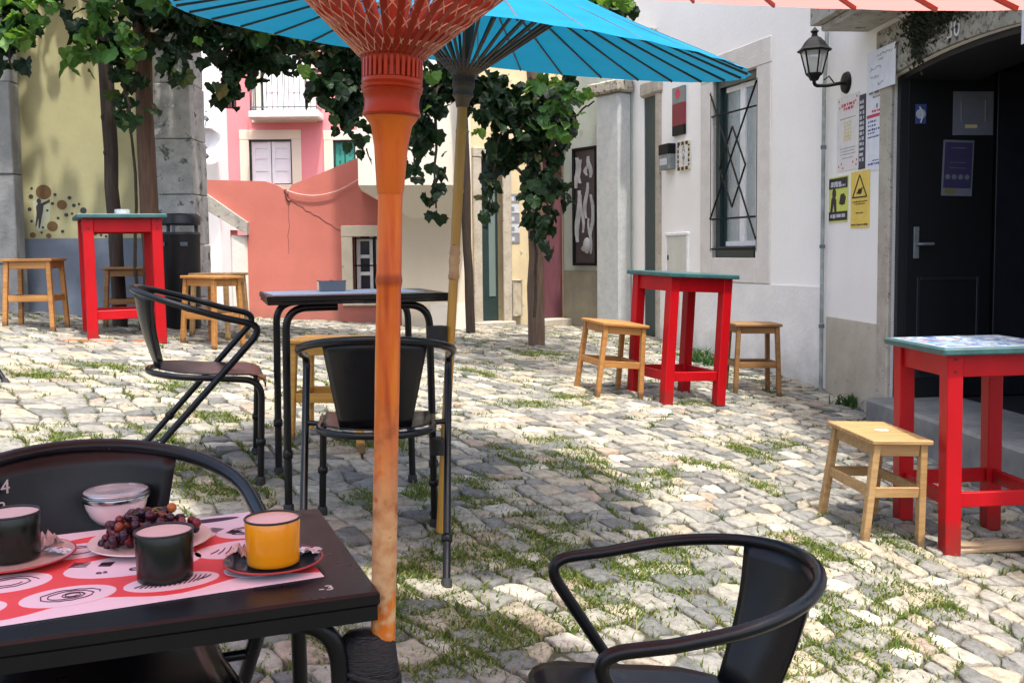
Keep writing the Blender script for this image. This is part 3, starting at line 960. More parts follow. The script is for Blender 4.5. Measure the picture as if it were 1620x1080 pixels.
# shutters folded back, door leaf inside
MB().box(xa + .010, xa + .050, .08, .70, stz + .004, zs + .03, None, 0, .004).build('door', m_blackdoor, bar)
DL = Wall(tuple((DW.M @ Vector((xa + .0505, .08, 0)))[:2]), tuple((DW.M @ Vector((xa + .0505, .70, 0)))[:2]))
MB().box(xa + .004, xa + .040, .73, 1.30, stz + .004, zs + .03, None, 0, .004).build('door', m_bluedoor, bar)
hd = MB().box(xa + .050, xa + .058, .13, .17, stz + .98, stz + 1.2, None, 0, .003)
hd.tube(fillet([(xa + .055, .15, stz + 1.08), (xa + .105, .15, stz + 1.08), (xa + .105, .25, stz + 1.08)], .02), .010, 8)
hd.build('handle', m_metalgrey, bar)
for z_a, z_b in ((stz + .14, stz + .85),):
    pn = MB()
    for ya, yb, za_, zb_ in ((.16, .185, z_a, z_b), (.595, .62, z_a, z_b), (.186, .594, z_a, z_a + .025), (.186, .594, z_b - .025, z_b)): pn.box(xa + .0502, xa + .057, ya, yb, za_, zb_, None, 0, .003)
    pn.build('door_panel', m_bluedoor, bar)
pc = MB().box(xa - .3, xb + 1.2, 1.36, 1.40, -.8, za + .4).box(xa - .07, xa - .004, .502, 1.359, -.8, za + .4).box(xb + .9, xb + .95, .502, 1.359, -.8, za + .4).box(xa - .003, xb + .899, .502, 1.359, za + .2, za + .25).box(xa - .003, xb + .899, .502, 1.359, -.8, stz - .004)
pc.build('porch_lining', flat('porch shade colour', (.008, .008, .011), .7), bar)  # near-black colour stands in for the shade inside the doorway
nm = MB(); vs, fs = text_mesh('30', .16)
nx, nz = DW.uv(1517, 47)
nm.add(vs, fs, Matrix.Translation((nx, -.036, nz)) @ STAND)
nm.build('house_number', m_paper2, bar)
rl = MB()
rl.box(xa + .002, xa + .008, .08, .72, stz + .004, zs).box(xb - .03, xb - .002, .31, .60, stz + .004, zs)
for k in range(16):
    p, q = ARC[k], ARC[k + 1]
    rl.add([(p[0], y, p[1] - dz) for y in (.04, .60) for dz in (.003, .04)] + [(q[0], y, q[1] - dz) for y in (.04, .60) for dz in (.003, .04)],
           [(0, 4, 6, 2), (1, 3, 7, 5), (0, 1, 5, 4), (2, 6, 7, 3)])
rl.box(xa + .0045, xa + .052, .02, .076, stz + .004, zs - .01).box(xb - .035, xb - .004, .03, .309, stz + .004, zs - .01)
rl.build('reveal_lining', flat('dark reveal lining', (.010, .010, .014), .6), bar)  # dark lining added over the white arch reveal
# balcony slab above
bs = MB()
bl = DW.uv(1286, 42, -.40)
bs.prism([(bl[0], bl[1]), (DW.len, bl[1]), (DW.len, bl[1] + .16), (bl[0], bl[1] + .16)], -.42, -.001)
bs.box(bl[0] + .05, DW.len, -.36, -.001, bl[1] - .05, bl[1] - .001, None, 0, .01)
bs.build('balcony_slab', m_coping, bar)

# moss hanging over the arch
def moss(cx, cz, rx, rz, n):
    c = np.stack([RNG.normal(cx, rx, n), RNG.uniform(-.06, -.035, n), RNG.normal(cz, rz, n)], -1)
    return c

ivy = thing('arch_creeper', 'dark dry creeper growing on the stone arch around the house number', 'plant', DW.M)
c1x, c1z = DW.uv(1475, 42)
cc = np.concatenate([moss(c1x + .02, c1z + .02, .17, .07, 1100), moss(c1x + .45, c1z + .05, .25, .05, 800), moss(c1x - .08, c1z - .10, .05, .08, 260)])
n = len(cc)
o = blades(cc, RNG.uniform(.015, .04, n), RNG.uniform(.005, .010, n), np.full(n, 1.2), 'foliage', leafy('dry creeper leaves', [(0, (.02, .022, .014)), (1, (.045, .05, .03))], (.03, .05, .02), .7, .15))
o.parent = ivy

pipe = thing('drain_pipe', 'thin grey downpipe at the joint between the white house and the corner house', 'pipe', DW.M)
pp = MB().tube([(.0, -.045, -.18), (.0, -.045, 2.35), (.03, -.04, 2.7), (.03, -.04, 3.2)], .017, 8)
pp.build('pipe_run', pm('weathered pipe', (.36, .40, .40), (.2, .22, .21), 9, .7, .3, 50, spots=[((.05, .05, .05), 10, .62, .05)]), pipe, 50)
cl_ = MB()
for z_ in (.45, 1.1, 1.9): cl_.tube([(0, -.045, z_), (0, -.045, z_ + .03)], .024, 8)
cl_.build('clips', m_irongrey, pipe)

# wall lantern
lx, lz = DW.uv(1340, 131)
lan = thing('wall_lantern', 'black six sided wall lantern on a scrolled arm beside the arched doorway', 'lantern', DW.M)
Lc = Vector((lx - .03, -.25, lz + .16))
MB().lathe([(0, -.012), (.07, -.012), (.085, 0), (.075, .022), (.03, .03), (0, .03)], 20, Matrix.Translation((lx, -.001, lz)) @ Matrix.Rotation(pi / 2, 4, 'X')).build('wall_plate', m_iron, lan, 40, )
ar = MB().tube(fillet([(lx, -.02, lz), (lx - .015, -.15, lz - .02), (Lc.x, Lc.y, lz - .02), (Lc.x, Lc.y, lz + .05)], .05), .014, 8)
ar.tube([(Lc.x + .02, -.10, lz + .0), (Lc.x + .02, -.14, lz + .05), (Lc.x + .02, -.18, lz + .02)], .006, 6)
ar.build('arm', m_iron, lan, 50)
T = Matrix.Translation(Lc)
bo = MB().lathe([(0, -.14), (.03, -.14), (.045, -.11), (.06, -.10), (.065, -.085), (.0, -.085)], 6, T)
for k in range(6):
    a = 2 * pi * k / 6
    bo.bar((.060 * cos(a), .060 * sin(a), -.09), (.105 * cos(a), .105 * sin(a), .085), .010, .010, T)
bo.lathe([(.0, .08), (.125, .078), (.132, .09), (.10, .115), (.075, .155), (.045, .185), (.025, .195), (.02, .22), (.034, .232), (.016, .25), (0, .27)], 6, T)
bo.build('lantern_body', m_iron, lan)
MB().lathe([(.056, -.085), (.100, .080)], 6, T).build('lantern_glass', m_lampglass, lan)
MB().lathe([(0, -.084), (.016, -.08), (.018, -.01), (.026, .01), (.02, .035), (0, .045)], 10, T).build('bulb', m_tilewhite, lan, 60)

# papers and signs
def sheet(W, name, label, r, mat, th=.004, y=-.001, rot=0, group=None, cat='poster'):
    t = thing(name, label, cat, None, group)
    cx, cz = (r[0] + r[1]) / 2, (r[2] + r[3]) / 2
    t.matrix_world = W.M @ Matrix.Translation((cx, y, cz)) @ Matrix.Rotation(rot, 4, 'Y')
    w, h = r[1] - r[0], r[3] - r[2]
    MB().box(-w / 2, w / 2, -th, 0, -h / 2, h / 2).build('sheet', mat, t)
    return t, w, h


def lines(mb, w, h, y, rows, mi=0, seed=0):
    """rows: (height fraction, x0 fraction, x1 fraction, line height m): broken strokes like small print"""
    R = random.Random(seed)
    for zf, a, b, lh in rows:
        x = (a - .5) * w
        while x < (b - .5) * w:
            l = R.uniform(.6, 2.6) * lh
            e = min(x + l, (b - .5) * w)
            mb.box(x, e, y - .0006, y, (zf - .5) * h - lh / 2 * R.uniform(.6, 1), (zf - .5) * h + lh / 2 * R.uniform(.6, 1), None, mi)
            x = e + lh * R.uniform(.3, .8)


t, w, h = sheet(DW, 'menu_poster', 'long white menu poster with orange and gold print and red dots under the lantern', DW.rect(1323, 1357, 152, 270), m_paper2, group=None)
p = MB()
lines(p, w, h, -.0045, [(.88, .2, .8, .028), (.83, .3, .75, .03)], 0, 1)
lines(p, w, h, -.0045, [(.70, .15, .85, .008), (.30, .15, .85, .007), (.26, .2, .8, .007), (.22, .15, .85, .007), (.17, .25, .75, .007)], 1, 2)
lines(p, w, h, -.0045, [(.64 - .045 * k, .33, .67, .022) for k in range(6)], 2, 3)
for fx, fz in ((.08, .95), (.9, .95), (.12, .86), (.85, .90), (.10, .07), (.9, .06), (.22, .1), (.75, .1), (.93, .12), (.3, .04)): p.disc((fx - .5) * w, (fz - .5) * h, .010, .010, -.0045, 8, None, 0, .0006)
p.build('print', [m_inkred, m_inkgrey, m_goldink], t)
t, w, h = sheet(DW, 'strip_poster', 'narrow dark blue strip poster between two white posters beside the doorway', DW.rect(1356.5, 1367, 151, 268), flat('dark navy print', (.03, .035, .06)), .003)
p = MB(); lines(p, w, h, -.0035, [(.9 - .07 * k, .15, .8, .03) for k in range(12)], 0, 4)
p.build('print', [m_papergrey], t)
t, w, h = sheet(DW, 'notice_poster', 'white notice poster with a crimson band and blue lines beside the doorway', DW.rect(1369, 1402, 139, 269), m_paper)
p = MB()
lines(p, w, h, -.0045, [(.96, .1, .9, .035)], 0, 5)
lines(p, w, h, -.0045, [(.89, .3, .8, .014), (.775, .46, .54, .035)], 0, 6)
lines(p, w, h, -.0045, [(.72, .25, .75, .022)], 1, 7)
p.box(-.48 * w, .48 * w, -.0052, -.0045, .145 * h, .185 * h, None, 1)
lines(p, w, h, -.0045, [(.60, .08, .5, .018), (.55, .08, .45, .018), (.50, .08, .7, .018), (.46, .08, .4, .014), (.41, .08, .85, .015), (.12, .3, .75, .010), (.08, .1, .9, .016)], 2, 8)
p.build('print', [m_inkgrey, m_inkred, m_inkblue], t)
t, w, h = sheet(DW, 'handwritten_sign', 'large white sheet with faint handwriting pinned at the corner of the stone arch', DW.rect(1378, 1422, 78, 142), m_paper, .006, -.042)
p = MB()
R = random.Random(3)
for zf, a, b_ in ((.85, .35, .9), (.72, .4, .6), (.55, .1, .5), (.34, .1, .45), (.15, .4, .6)):
    x = (a - .5) * w; pts = []
    while x < (b_ - .5) * w:
        pts.append((x, -.0066, (zf - .5) * h + R.uniform(-.014, .014))); x += .009
    p.tube(pts, .0016, 4)
p.build('print', [m_inkgrey], t)
t, w, h = sheet(DW, 'warning_sign', 'yellow warning sign with a black triangle, right of the lime and black sign', DW.rect(1346, 1375, 271, 360), m_yelsign, .006, cat='sign')
p = MB()
A_, B_, C_ = Vector((-.38 * w, 0, .04 * h)), Vector((.38 * w, 0, .04 * h)), Vector((0, 0, .43 * h))
for a, b_ in ((A_, B_), (B_, C_), (C_, A_)): p.bar(a + Vector((0, -.0064, 0)), b_ + Vector((0, -.0064, 0)), .014, .001, up=(0, 1, 0)) if False else p.tube([a + Vector((0, -.006, 0)), b_ + Vector((0, -.006, 0))], .006, 5)
p.ball((.0, -.006, .14 * h), (.040, .0012, .022), 10, 6)
p.tube([(-.05, -.006, .11 * h), (.05, -.006, .2 * h)], .006, 5)
lines(p, w, h, -.0065, [(.46, .1, .9, .012), (.42, .2, .8, .010), (.26, .3, .7, .012), (.05, .05, .95, .014)], 0, 9)
p.build('print', [m_ink], t)
t, w, h = sheet(DW, 'alarm_sign', 'lime and black sign with two dark figures, left of the yellow warning sign', DW.rect(1312, 1341, 280, 351), m_limesign, .006, cat='sign')
p = MB()
p.box(-w / 2, w / 2, -.0075, -.006, .24 * h, .5 * h - .01)
p.box(-w / 2, w / 2, -.0075, -.006, -.5 * h + .01, -.27 * h)
p.ball((-.22 * w, -.006, .13 * h), (.04, .0015, .045), 10, 6)
p.prism([(-.42 * w, -.27 * h), (-.36 * w, .02 * h), (-.25 * w, .1 * h), (-.1 * w, .0), (-.08 * w, -.27 * h), (-.2 * w, -.27 * h), (-.24 * w, -.08 * h), (-.3 * w, -.27 * h)], -.0075, -.006)
p.prism([(.06 * w, -.1 * h), (.14 * w, .1 * h), (.3 * w, .12 * h), (.42 * w, .03 * h), (.36 * w, -.12 * h), (.2 * w, -.14 * h)], -.0075, -.006)
lines(p, w, h, -.008, [(.86, .12, .7, .03), (.80, .1, .9, .02), (.13, .1, .9, .035)], 1, 10)
p.build('print', [m_ink, m_papergrey], t)
# papers on the door
def sheet_on_door(name, label, r, mat, y):
    return sheet(DW, name, label, r, mat, .004, y)
t, w, h = sheet(DL, 'door_notice', 'pale square notice with a faint drawn frame on the dark door', DL.rect(1503, 1566, 145, 214), m_shadedpaper, .003, -.0005)
p = MB()
for a, b_ in (((-.3, -.2), (.3, -.2)), ((.3, -.2), (.3, .3)), ((.3, .3), (-.3, .3)), ((-.3, .3), (-.3, -.2))):
    p.tube([(a[0] * w, -.0042, a[1] * h), (b_[0] * w, -.0042, b_[1] * h)], .003, 4)
p.box(-.2 * w, .1 * w, -.0046, -.004, -.34 * h, -.26 * h, None, 1)
p.build('print', [m_inkgrey, m_goldink], t)
t, w, h = sheet(DL, 'door_poster', 'purple poster with a pale border hanging below the pale notice on the dark door', DL.rect(1488, 1536, 222, 310), m_shadedpaper, .003, -.0005, .03)
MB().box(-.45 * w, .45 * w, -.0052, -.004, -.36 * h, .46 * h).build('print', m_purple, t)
q = MB()
for k in range(4): q.disc((-.32 + .21 * k) * w, -.16 * h, .018, .018, -.0052, 10, None, 0, .0008)
lines(q, w, h, -.0054, [(.86, .25, .75, .008), (.6, .25, .75, .005), (.5, .2, .8, .005)], 0, 3)
q.box(-.40 * w, -.05 * w, -.0052, -.004, -.46 * h, -.38 * h, None, 1)
q.build('symbols', [m_shadedpaper, pm('dull yellow print', (.22, .18, .06))], t)
t, w, h = sheet(DL, 'door_sticker', 'small round blue sticker on the dark door left of the pale notice', DL.rect(1444, 1461, 165, 196), m_inkblue, .002, -.0005)
q = MB(); q.disc(0, 0, .035, .035, -.002, 14, None, 0, .001); q.tube([(0, -.003, -.06), (.02, -.003, .0), (-.01, -.003, .05)], .006, 5)
q.build('symbol', m_papergrey, t)
t, w, h = sheet(DW, 'arch_paper', 'white paper hanging from the arch at the right edge of the picture', DW.rect(1608, 1640, 12, 68, -.06), m_paper, .003, -.06)

# weeds at the wall foot
def weed(px, py, n, rad, hh):
    p = spot(px, py)
    c = np.stack([RNG.normal(0, rad, n), RNG.normal(0, rad * .6, n), RNG.uniform(-.02, .02, n)], -1)
    o = blades(c, RNG.uniform(hh * .4, hh, n), RNG.uniform(.004, .012, n), np.full(n, .7), 'weed', m_weed)
    o.location = p
    return o
for px, py, n, rad, hh, lab in ((1105, 572, 70, .05, .16, 'small leafy weed at the foot of the white house behind the red bar table'),
                                (1128, 579, 60, .05, .13, 'low weed at the foot of the white house right of the taller weed'),
                                (1342, 642, 90, .06, .12, 'dark weed at the foot of the stained stone band'),
                                (1604, 775, 90, .07, .14, 'green weed below the door step at the right edge')):
    tag(weed(px, py, n, rad, hh), lab, 'weed', 'weeds along the house walls')
# ---- passage houses in the middle distance
BW = Wall((.70, 12.55), (1.41, 11.56))
bh = thing('grey_green_house', 'shaded grey green house end with a speckled pier beside the dark door slot', 'house', BW.M)
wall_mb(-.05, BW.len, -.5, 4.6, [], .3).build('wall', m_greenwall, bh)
MB().box(BW.u(963), BW.len + .0, -.20, -.001, -.5, BW.uv(985, 150)[1], None, 0, .02).build('pier', m_greyjamb, bh)
MB().box(BW.u(955), BW.len + .05, -.26, -.0, BW.uv(985, 150)[1] + .002, BW.uv(985, 150)[1] + .14, None, 0, .02).build('lintel', m_stone_d, bh)
lw = MB(); wall_mb(-.04, BW.u(961), -.5, BW.uv(930, 428)[1], [], .015, lw, 0, -.012); lw.build('plinth', pm('damp brown plinth', (.27, .25, .19), (.2, .19, .15), 4, .9, .3, 30), bh)
ap = thing('art_panel', 'tall dark wall panel of pale bent metal strips on the grey green wall', 'panel')
r = BW.rect(911, 949, 233, 420)
ap.matrix_world = BW.M @ Matrix.Translation(((r[0] + r[1]) / 2, -.001, (r[2] + r[3]) / 2))
w, h = r[1] - r[0], r[3] - r[2]
MB().box(-w / 2, w / 2, -.03, 0, -h / 2, h / 2, None, 0, .004).build('backing', m_artdark, ap)
f = MB(); surround(f, (-w / 2 + .035, w / 2 - .035, -h / 2 + .035, h / 2 - .035), .035, -.06, -.001); f.build('frame', m_iron, ap)
R = random.Random(5)
for (x_, za_, zb_, wv) in ((-.16, .42, .16, .05), (-.11, .40, .2, .03), (.10, .42, .24, .035), (.04, .36, .26, .03), (-.14, .14, -.30, .045), (-.06, .10, -.22, .025), (.03, .2, -.1, .03), (.14, .1, -.25, .03), (.02, -.3, -.38, .07), (.1, -.1, -.4, .02)):
    pts = []
    for k in range(9):
        s_ = k / 8
        pts.append((x_ * w * 2 + .03 * sin(s_ * 5 + x_ * 40), (za_ + (zb_ - za_) * s_) * h))
    strips = MB()
    for k in range(8):
        ww = wv * (.5 + .5 * sin(pi * (k + .5) / 8))
        strips.add([(pts[k][0] - ww, -.045, pts[k][1]), (pts[k][0] + ww, -.036, pts[k][1]), (pts[k + 1][0] + ww, -.036, pts[k + 1][1]), (pts[k + 1][0] - ww, -.045, pts[k + 1][1])], [(0, 1, 2, 3)])
    strips.build('metal_strip', m_artpale, ap)
vs = MB().ball((.05, -.05, -h * .33), (.07, .03, .1)).build('bowl_shape', m_artpale, ap, 60)

CW = Wall((-.50, 11.9), (.74, 12.58))
ch = thing('ochre_house', 'worn ochre house front with a dark green glazed door and a maroon door', 'house', CW.M)
d1 = (*[CW.u(v) for v in (762, 795)], -.5, CW.uv(778, 250)[1])
d2 = (*[CW.u(v) for v in (858, 897)], -.5, CW.uv(878, 235)[1])
wall_mb(0, CW.len, -.5, 4.8, [d1, d2], .3).build('wall', m_ochre, ch)
f = MB()
for d in (d1, d2):
    ww = .12
    f.box(d[0] - ww, d[0], -.03, .1, -.4, d[3], None, 0, .01); f.box(d[1], d[1] + ww, -.03, .1, -.4, d[3], None, 0, .01)
    f.box(d[0] - ww, d[1] + ww, -.034, .1, d[3] + .001, d[3] + ww, None, 0, .01)
    f.box(d[0] - ww, d[1] + ww, -.12, .1, -.4, gz(.2, 12) + .06, None, 0, .01)
f.build('stone_surround', m_jambstone, ch)
dz = float(gz(.2, 12)) + .062
g1 = MB().box(d1[0] + .001, d1[1] - .001, .12, .17, dz, d1[3]).build('door', m_dgreen, ch)
MB().box(d1[1] - .13, d1[1] - .04, .112, .119, dz + .3, d1[3] - .1).build('door_glass', glass_mat('reflective door glass', (.2, .27, .26), .05, .7), g1)
MB().box(d2[0] + .001, d2[1] - .001, .12, .17, dz, d2[3]).build('door', m_reddoor, ch)
pst = thing('poster_column', 'narrow strip of pasted dark and pale pictures between the two passage doors', 'poster', CW.M)
r = CW.rect(806, 822, 306, 385)
p = MB()
for k in range(5):
    hh = (r[3] - r[2]) / 5
    p.box(r[0], r[1], -.008, -.001, r[2] + k * hh + .006, r[2] + (k + 1) * hh - .006, None, k % 2)
    p.box(r[0] + .03, r[0] + .07, -.010, -.008, r[2] + k * hh + .03, r[2] + k * hh + .08, None, (k + 1) % 2)
p.build('pictures', [m_inkgrey, m_papergrey], pst)
mt = thing('meter_cover', 'rusty cream meter cover low on the ochre house front', 'meter', CW.M)
r = CW.rect(808, 822, 442, 500)
MB().box(r[0], r[1], -.05, -.001, r[2], r[3], None, 0, .006).build('cover', pm('rusted cream metal', (.50, .44, .33), (.34, .28, .2), 7, .7, .2, 50, spots=[((.2, .1, .06), 12, .62, .05)]), mt)
f = MB(); surround(f, (r[0] + .015, r[1] - .015, r[2] + .02, r[3] - .02), .02, -.06, -.049); f.build('cover_rim', m_coping, mt)
dp = thing('side_downpipe', 'grey green mossy downpipe between the poster strip and the maroon door', 'pipe', CW.M)
dx = CW.u(842)
MB().tube([(dx, -.06, .1), (dx, -.06, 4.6)], .05, 10).build('pipe_run', pm('mossy pipe', (.30, .30, .24), (.16, .18, .13), 8, .9, .3, 40), dp, 50)

# cream house with the overhanging upper storey
KW = Wall((-1.30, 10.9), (-.46, 11.0))
kh = thing('cream_house', 'cream house with a plain ground floor and an overhanging chalky upper storey', 'house', KW.M)
wall_mb(.08, KW.len, -.4, 2.6, [], .5).build('wall', m_cream, kh)
MB().box(KW.len - .45, KW.len - .02, -.012, -.001, -.4, KW.uv(738, 480)[1], None, 0, .003).build('patch', m_creamw, kh)
ov = MB()
u0, zc0 = KW.uv(567, 293, -.55)
u1, zc1 = KW.uv(700, 356, -.02)
z_top = 5.4
ue = KW.len - .02
zu = zc0
# sloped soffit from the overhang's front edge down and back to the wall
V = [(u0, -.55, zu), (ue, -.55, zu), (ue, -.003, zu - .33), (u0 + .55, -.003, zu - .33), (u0, -.55, z_top), (ue, -.55, z_top), (ue, .5, z_top), (u0, .5, z_top), (u0, .5, zu - .0)]
ov.add(V, [(0, 1, 5, 4), (0, 3, 2, 1), (1, 2, 6, 5), (4, 5, 6, 7), (0, 4, 7, 8), (0, 8, 3)])
ov.build('upper_storey', m_creamw, kh)

# salmon wall
SW = Wall((-3.55, 11.25), (-1.05, 11.25))
sm = thing('salmon_house', 'low salmon pink house wall with a dipping top edge and a small barred window', 'house', SW.M)
top = [SW.uv(*p) for p in ((318, 284), (420, 287), (438, 293), (450, 300), (456, 301), (462, 292), (500, 277), (566, 250), (650, 225))]
wh = SW.rect(558, 622, 374, 466)
xl, xd = SW.u(392), SW.u(392)
zl = SW.uv(392, 352)[1]
def zt(x):
    for (a, c) in zip(top[:-1], top[1:]):
        if a[0] <= x <= c[0]: return a[1] + (c[1] - a[1]) * (x - a[0]) / (c[0] - a[0])
    return top[-1][1]
cuts = sorted({xl, wh[0], wh[1], SW.len, *[t_[0] for t_ in top if t_[0] > xl and t_[0] < SW.len]})
mb = MB()
for a, c in zip(cuts[:-1], cuts[1:]):
    for y in (0, .35):
        if a >= wh[0] - 1e-6 and c <= wh[1] + 1e-6:
            mb.add([(a, y, -.3), (c, y, -.3), (c, y, wh[2]), (a, y, wh[2])], [(0, 1, 2, 3)])
            mb.add([(a, y, wh[3]), (c, y, wh[3]), (c, y, zt(c)), (a, y, zt(a))], [(0, 1, 2, 3)])
        else:
            mb.add([(a, y, -.3), (c, y, -.3), (c, y, zt(c)), (a, y, zt(a))], [(0, 1, 2, 3)])
    mb.add([(a, 0, zt(a)), (c, 0, zt(c)), (c, .35, zt(c)), (a, .35, zt(a))], [(0, 1, 2, 3)])
# left shoulder above the alley stair
mb.prism([(top[0][0], top[0][1] - .002), (top[0][0], SW.uv(328, 310)[1]), (xl, zl), (xl, zt(xl))], .0, .35)
for (xx, za_, zb_) in ((wh[0], wh[2], wh[3]), (wh[1], wh[2], wh[3])): mb.add([(xx, 0, za_), (xx, .35, za_), (xx, .35, zb_), (xx, 0, zb_)], [(0, 1, 2, 3)])
mb.add([(xl, 0, -.3), (xl, .35, -.3), (xl, .35, zl), (xl, 0, zl)], [(0, 1, 2, 3)])
mb.build('wall', m_salmon, sm)
f = MB(); surround(f, wh, .125, -.02, .08); f.build('window_surround', pm('flaking cream surround', (.66, .60, .47), (.58, .52, .41), 5, .9, .3, 30, spots=[((.24, .2, .15), 9, .64, .05)]), sm)
wn_ = thing('window', None, None); wn_.parent = sm
x0, x1, z0, z1 = wh
MB().box(x0 + .001, x1 - .001, .20, .24, z0, z1).build('pane', flat('dark window glass', (.015, .02, .04), .15), wn_)
f = MB()
ww = (x1 - x0) / 2
for s_ in (0, 1):
    a = x0 + s_ * ww
    f.box(a + .015, a + .06, .16, .198, z0, z1); f.box(a + ww - .06, a + ww - .012, .16, .198, z0, z1)
    for k in range(4):
        zz = z0 + .02 + k * (z1 - z0 - .07) / 3
        f.box(a + .061, a + ww - .061, .162, .198, zz, zz + .04)
f.build('frame', m_wframe, wn_)
f = MB()
for fx in (.06, .5, .94): f.tube([(x0 + (x1 - x0) * fx, .05, z0 + .01), (x0 + (x1 - x0) * fx, .05, z1 - .01)], .008, 6)
for fz in (.03, .5, .97): f.tube([(x0 + .01, .05, z0 + (z1 - z0) * fz), (x1 - .01, .05, z0 + (z1 - z0) * fz)], .008, 6)
f.build('grille', m_iron, wn_)
ck = MB()
def crack(p, q, seed, n=14, r=.004):
    R = random.Random(seed)
    a, b_ = SW.uv(*p), SW.uv(*q)
    ck.tube([(a[0] + (b_[0] - a[0]) * k / n + R.uniform(-.012, .012), -.0015, a[1] + (b_[1] - a[1]) * k / n + R.uniform(-.012, .012)) for k in range(n + 1)], r, 4)
crack((462, 318), (540, 365), 1); crack((456, 303), (457, 400), 2, 14, .003); crack((452, 300), (457, 318), 3, 5, .02)
ck.build('cracks', pm('dark crack line', (.26, .09, .07), None, 20, .9), sm)  # thin lines in a darker salmon tone
cab = thing('hanging_cable', 'thin pale cable sagging across the top of the salmon wall', 'cable', SW.M)
pts = []
a, b_ = SW.uv(455, 302), SW.uv(567, 284)
for k in range(15):
    s_ = k / 14
    pts.append((a[0] + (b_[0] - a[0]) * s_, -.03, a[1] + (b_[1] - a[1]) * s_ - .28 * s_ * (1 - s_) * 1.6))
MB().tube(pts, .008, 5).build('cable_run', flat('pale cable', (.70, .38, .34)), cab)

# alley: stair parapet and pier, far little house
pp = thing('alley_parapet', 'weathered grey sloping parapet on a whitewashed pier left of the salmon wall', 'parapet', SW.M)
q = [SW.uv(326, 306, -.05), SW.uv(392, 352, -.05), SW.uv(392, 372, -.05), SW.uv(326, 332, -.05)]
MB().prism([q[0], q[1], q[2], q[3]], -.08, .40).build('coping', m_coping, pp)
MB().box(SW.u(366), xl + .0, -.04, .36, -.3, q[2][1] + .001, None, 0, .02).build('pier', m_wpier, pp)
FW = Wall((-5.6, 15.5), (-4.25, 15.0))
fh = thing('alley_house', 'small far salmon house with a pale roof seen through the alley opening', 'house', FW.M)
fw_ = FW.rect(341, 350, 392, 420)
wall_mb(0, 1.35, -1.2, FW.uv(350, 364)[1], [fw_], .3).build('wall', m_salmon, fh)
f = MB(); surround(f, fw_, .10, -.02, .06); f.build('window_surround', m_cream, fh)
MB().box(fw_[0], fw_[1], .1, .12, fw_[2], fw_[3]).build('window', m_inkgrey, fh)
zr = FW.uv(350, 364)[1]
MB().prism([(-.1, zr + .0), (1.4, zr), (1.4, zr + .12), (-.1, zr + .12)], -.22, .3).build('eaves', m_wpier, fh)
MB().prism([(-.1, zr + .122), (1.4, zr + .122), (1.2, zr + .55), (-.1, zr + .55)], -.1, .3).build('roof', m_roof, fh)

# white house end with the two dishes
NW = Wall((-5.4, 14.2), (-4.17, 14.2))
nh = thing('far_white_house', 'narrow white house end between the old stone pillar and the pink house', 'house', NW.M)
wall_mb(0, NW.len, -1, 6.2, [], .5).build('wall', m_white, nh)
def dish(px, py, lab):
    t = thing('satellite_dish', lab, 'satellite dish', None, 'satellite dishes on the white house end')
    u_, z_ = NW.uv(px, py)
    t.matrix_world = NW.M @ Matrix.Translation((u_, 0, z_))
    A = Matrix.Translation((.0, -.34, 0)) @ Matrix.Rotation(radians(25), 4, 'Z') @ Matrix.Rotation(radians(78), 4, 'X')
    MB().lathe([(0, -.05), (.12, -.035), (.22, 0), (.262, .025), (.268, .03), (.255, .03), (.21, .012), (.12, -.022), (0, -.038)], 24, A).build('reflector', m_dishw, t, 50)
    MB().tube(fillet([(0, -.001, -.1), (0, -.2, -.1), (0, -.30, 0)], .05), .02, 8).build('bracket', m_irongrey, t)
    MB().tube([(0, -.33, -.2), (.1, -.62, -.16)], .012, 6).tube([(.1, -.58, -.16), (.1, -.66, -.14)], .03, 8).build('receiver_arm', m_irongrey, t)
dish(336, 180, 'upper of the two white satellite dishes on the white house end')
dish(336, 236, 'lower of the two white satellite dishes on the white house end')

# pink house far behind
PW = Wall((-6.2, 17.0), (1.6, 17.0))
ph = thing('pink_house', 'tall pink house far behind with a balcony and white shutters', 'house', PW.M)
h1 = PW.rect(399, 466, 221, 292)
h2 = PW.rect(420, 492, 70, 179)
h3 = PW.rect(531, 566, 222, 300)
h4 = PW.rect(358, 381, 100, 172)
wall_mb(0, PW.len, -1, 8.2, [h1, h2, h3, h4], .35).build('wall', m_pink, ph)
f = MB()
for hh in (h1, h2, h3): surround(f, hh, .16, -.03, .10)
f.build('stone_surround', m_cream, ph)
for hh, m_ in ((h1, m_shut_white), (h2, m_shut_white), (h3, m_shut_green), (h4, pm('maroon shutter', (.10, .03, .035), None, 10, .6))):
    t = thing('window', None, None); t.parent = ph
    x0, x1, z0, z1 = hh
    f = MB()
    for a, c in ((x0 + .03, (x0 + x1) / 2 - .008), ((x0 + x1) / 2 + .008, x1 - .03)):
        f.box(a, c, .06, .10, z0 + .02, z1 - .03)
        f.box(a, a + .06, .045, .06, z0 + .02, z1 - .03); f.box(c - .06, c, .045, .06, z0 + .02, z1 - .03)
        for fz in (0, .33, .66, .94): f.box(a + .061, c - .061, .047, .06, z0 + .02 + (z1 - z0 - .12) * fz, z0 + .09 + (z1 - z0 - .12) * fz)
    f.build('shutter', m_, t)
    f = MB()
    f.box(x0 + .001, x0 + .028, .02, .2, z0, z1); f.box(x1 - .028, x1 - .001, .02, .2, z0, z1); f.box(x0 + .03, x1 - .03, .02, .2, z1 - .028, z1 - .001)
    f.box(x0 + .03, x1 - .03, .142, .2, z0, z1 - .03)
    f.build('frame', m_dgreen, t)
bx0, bx1, bz = PW.u(402, -.3), PW.u(512, -.3), h2[2] - .02
MB().box(bx0, bx1, -.45, -.002, bz - .12, bz, None, 0, .02).build('balcony_slab', m_wpier, ph)
f = MB()
zt_ = bz + .85
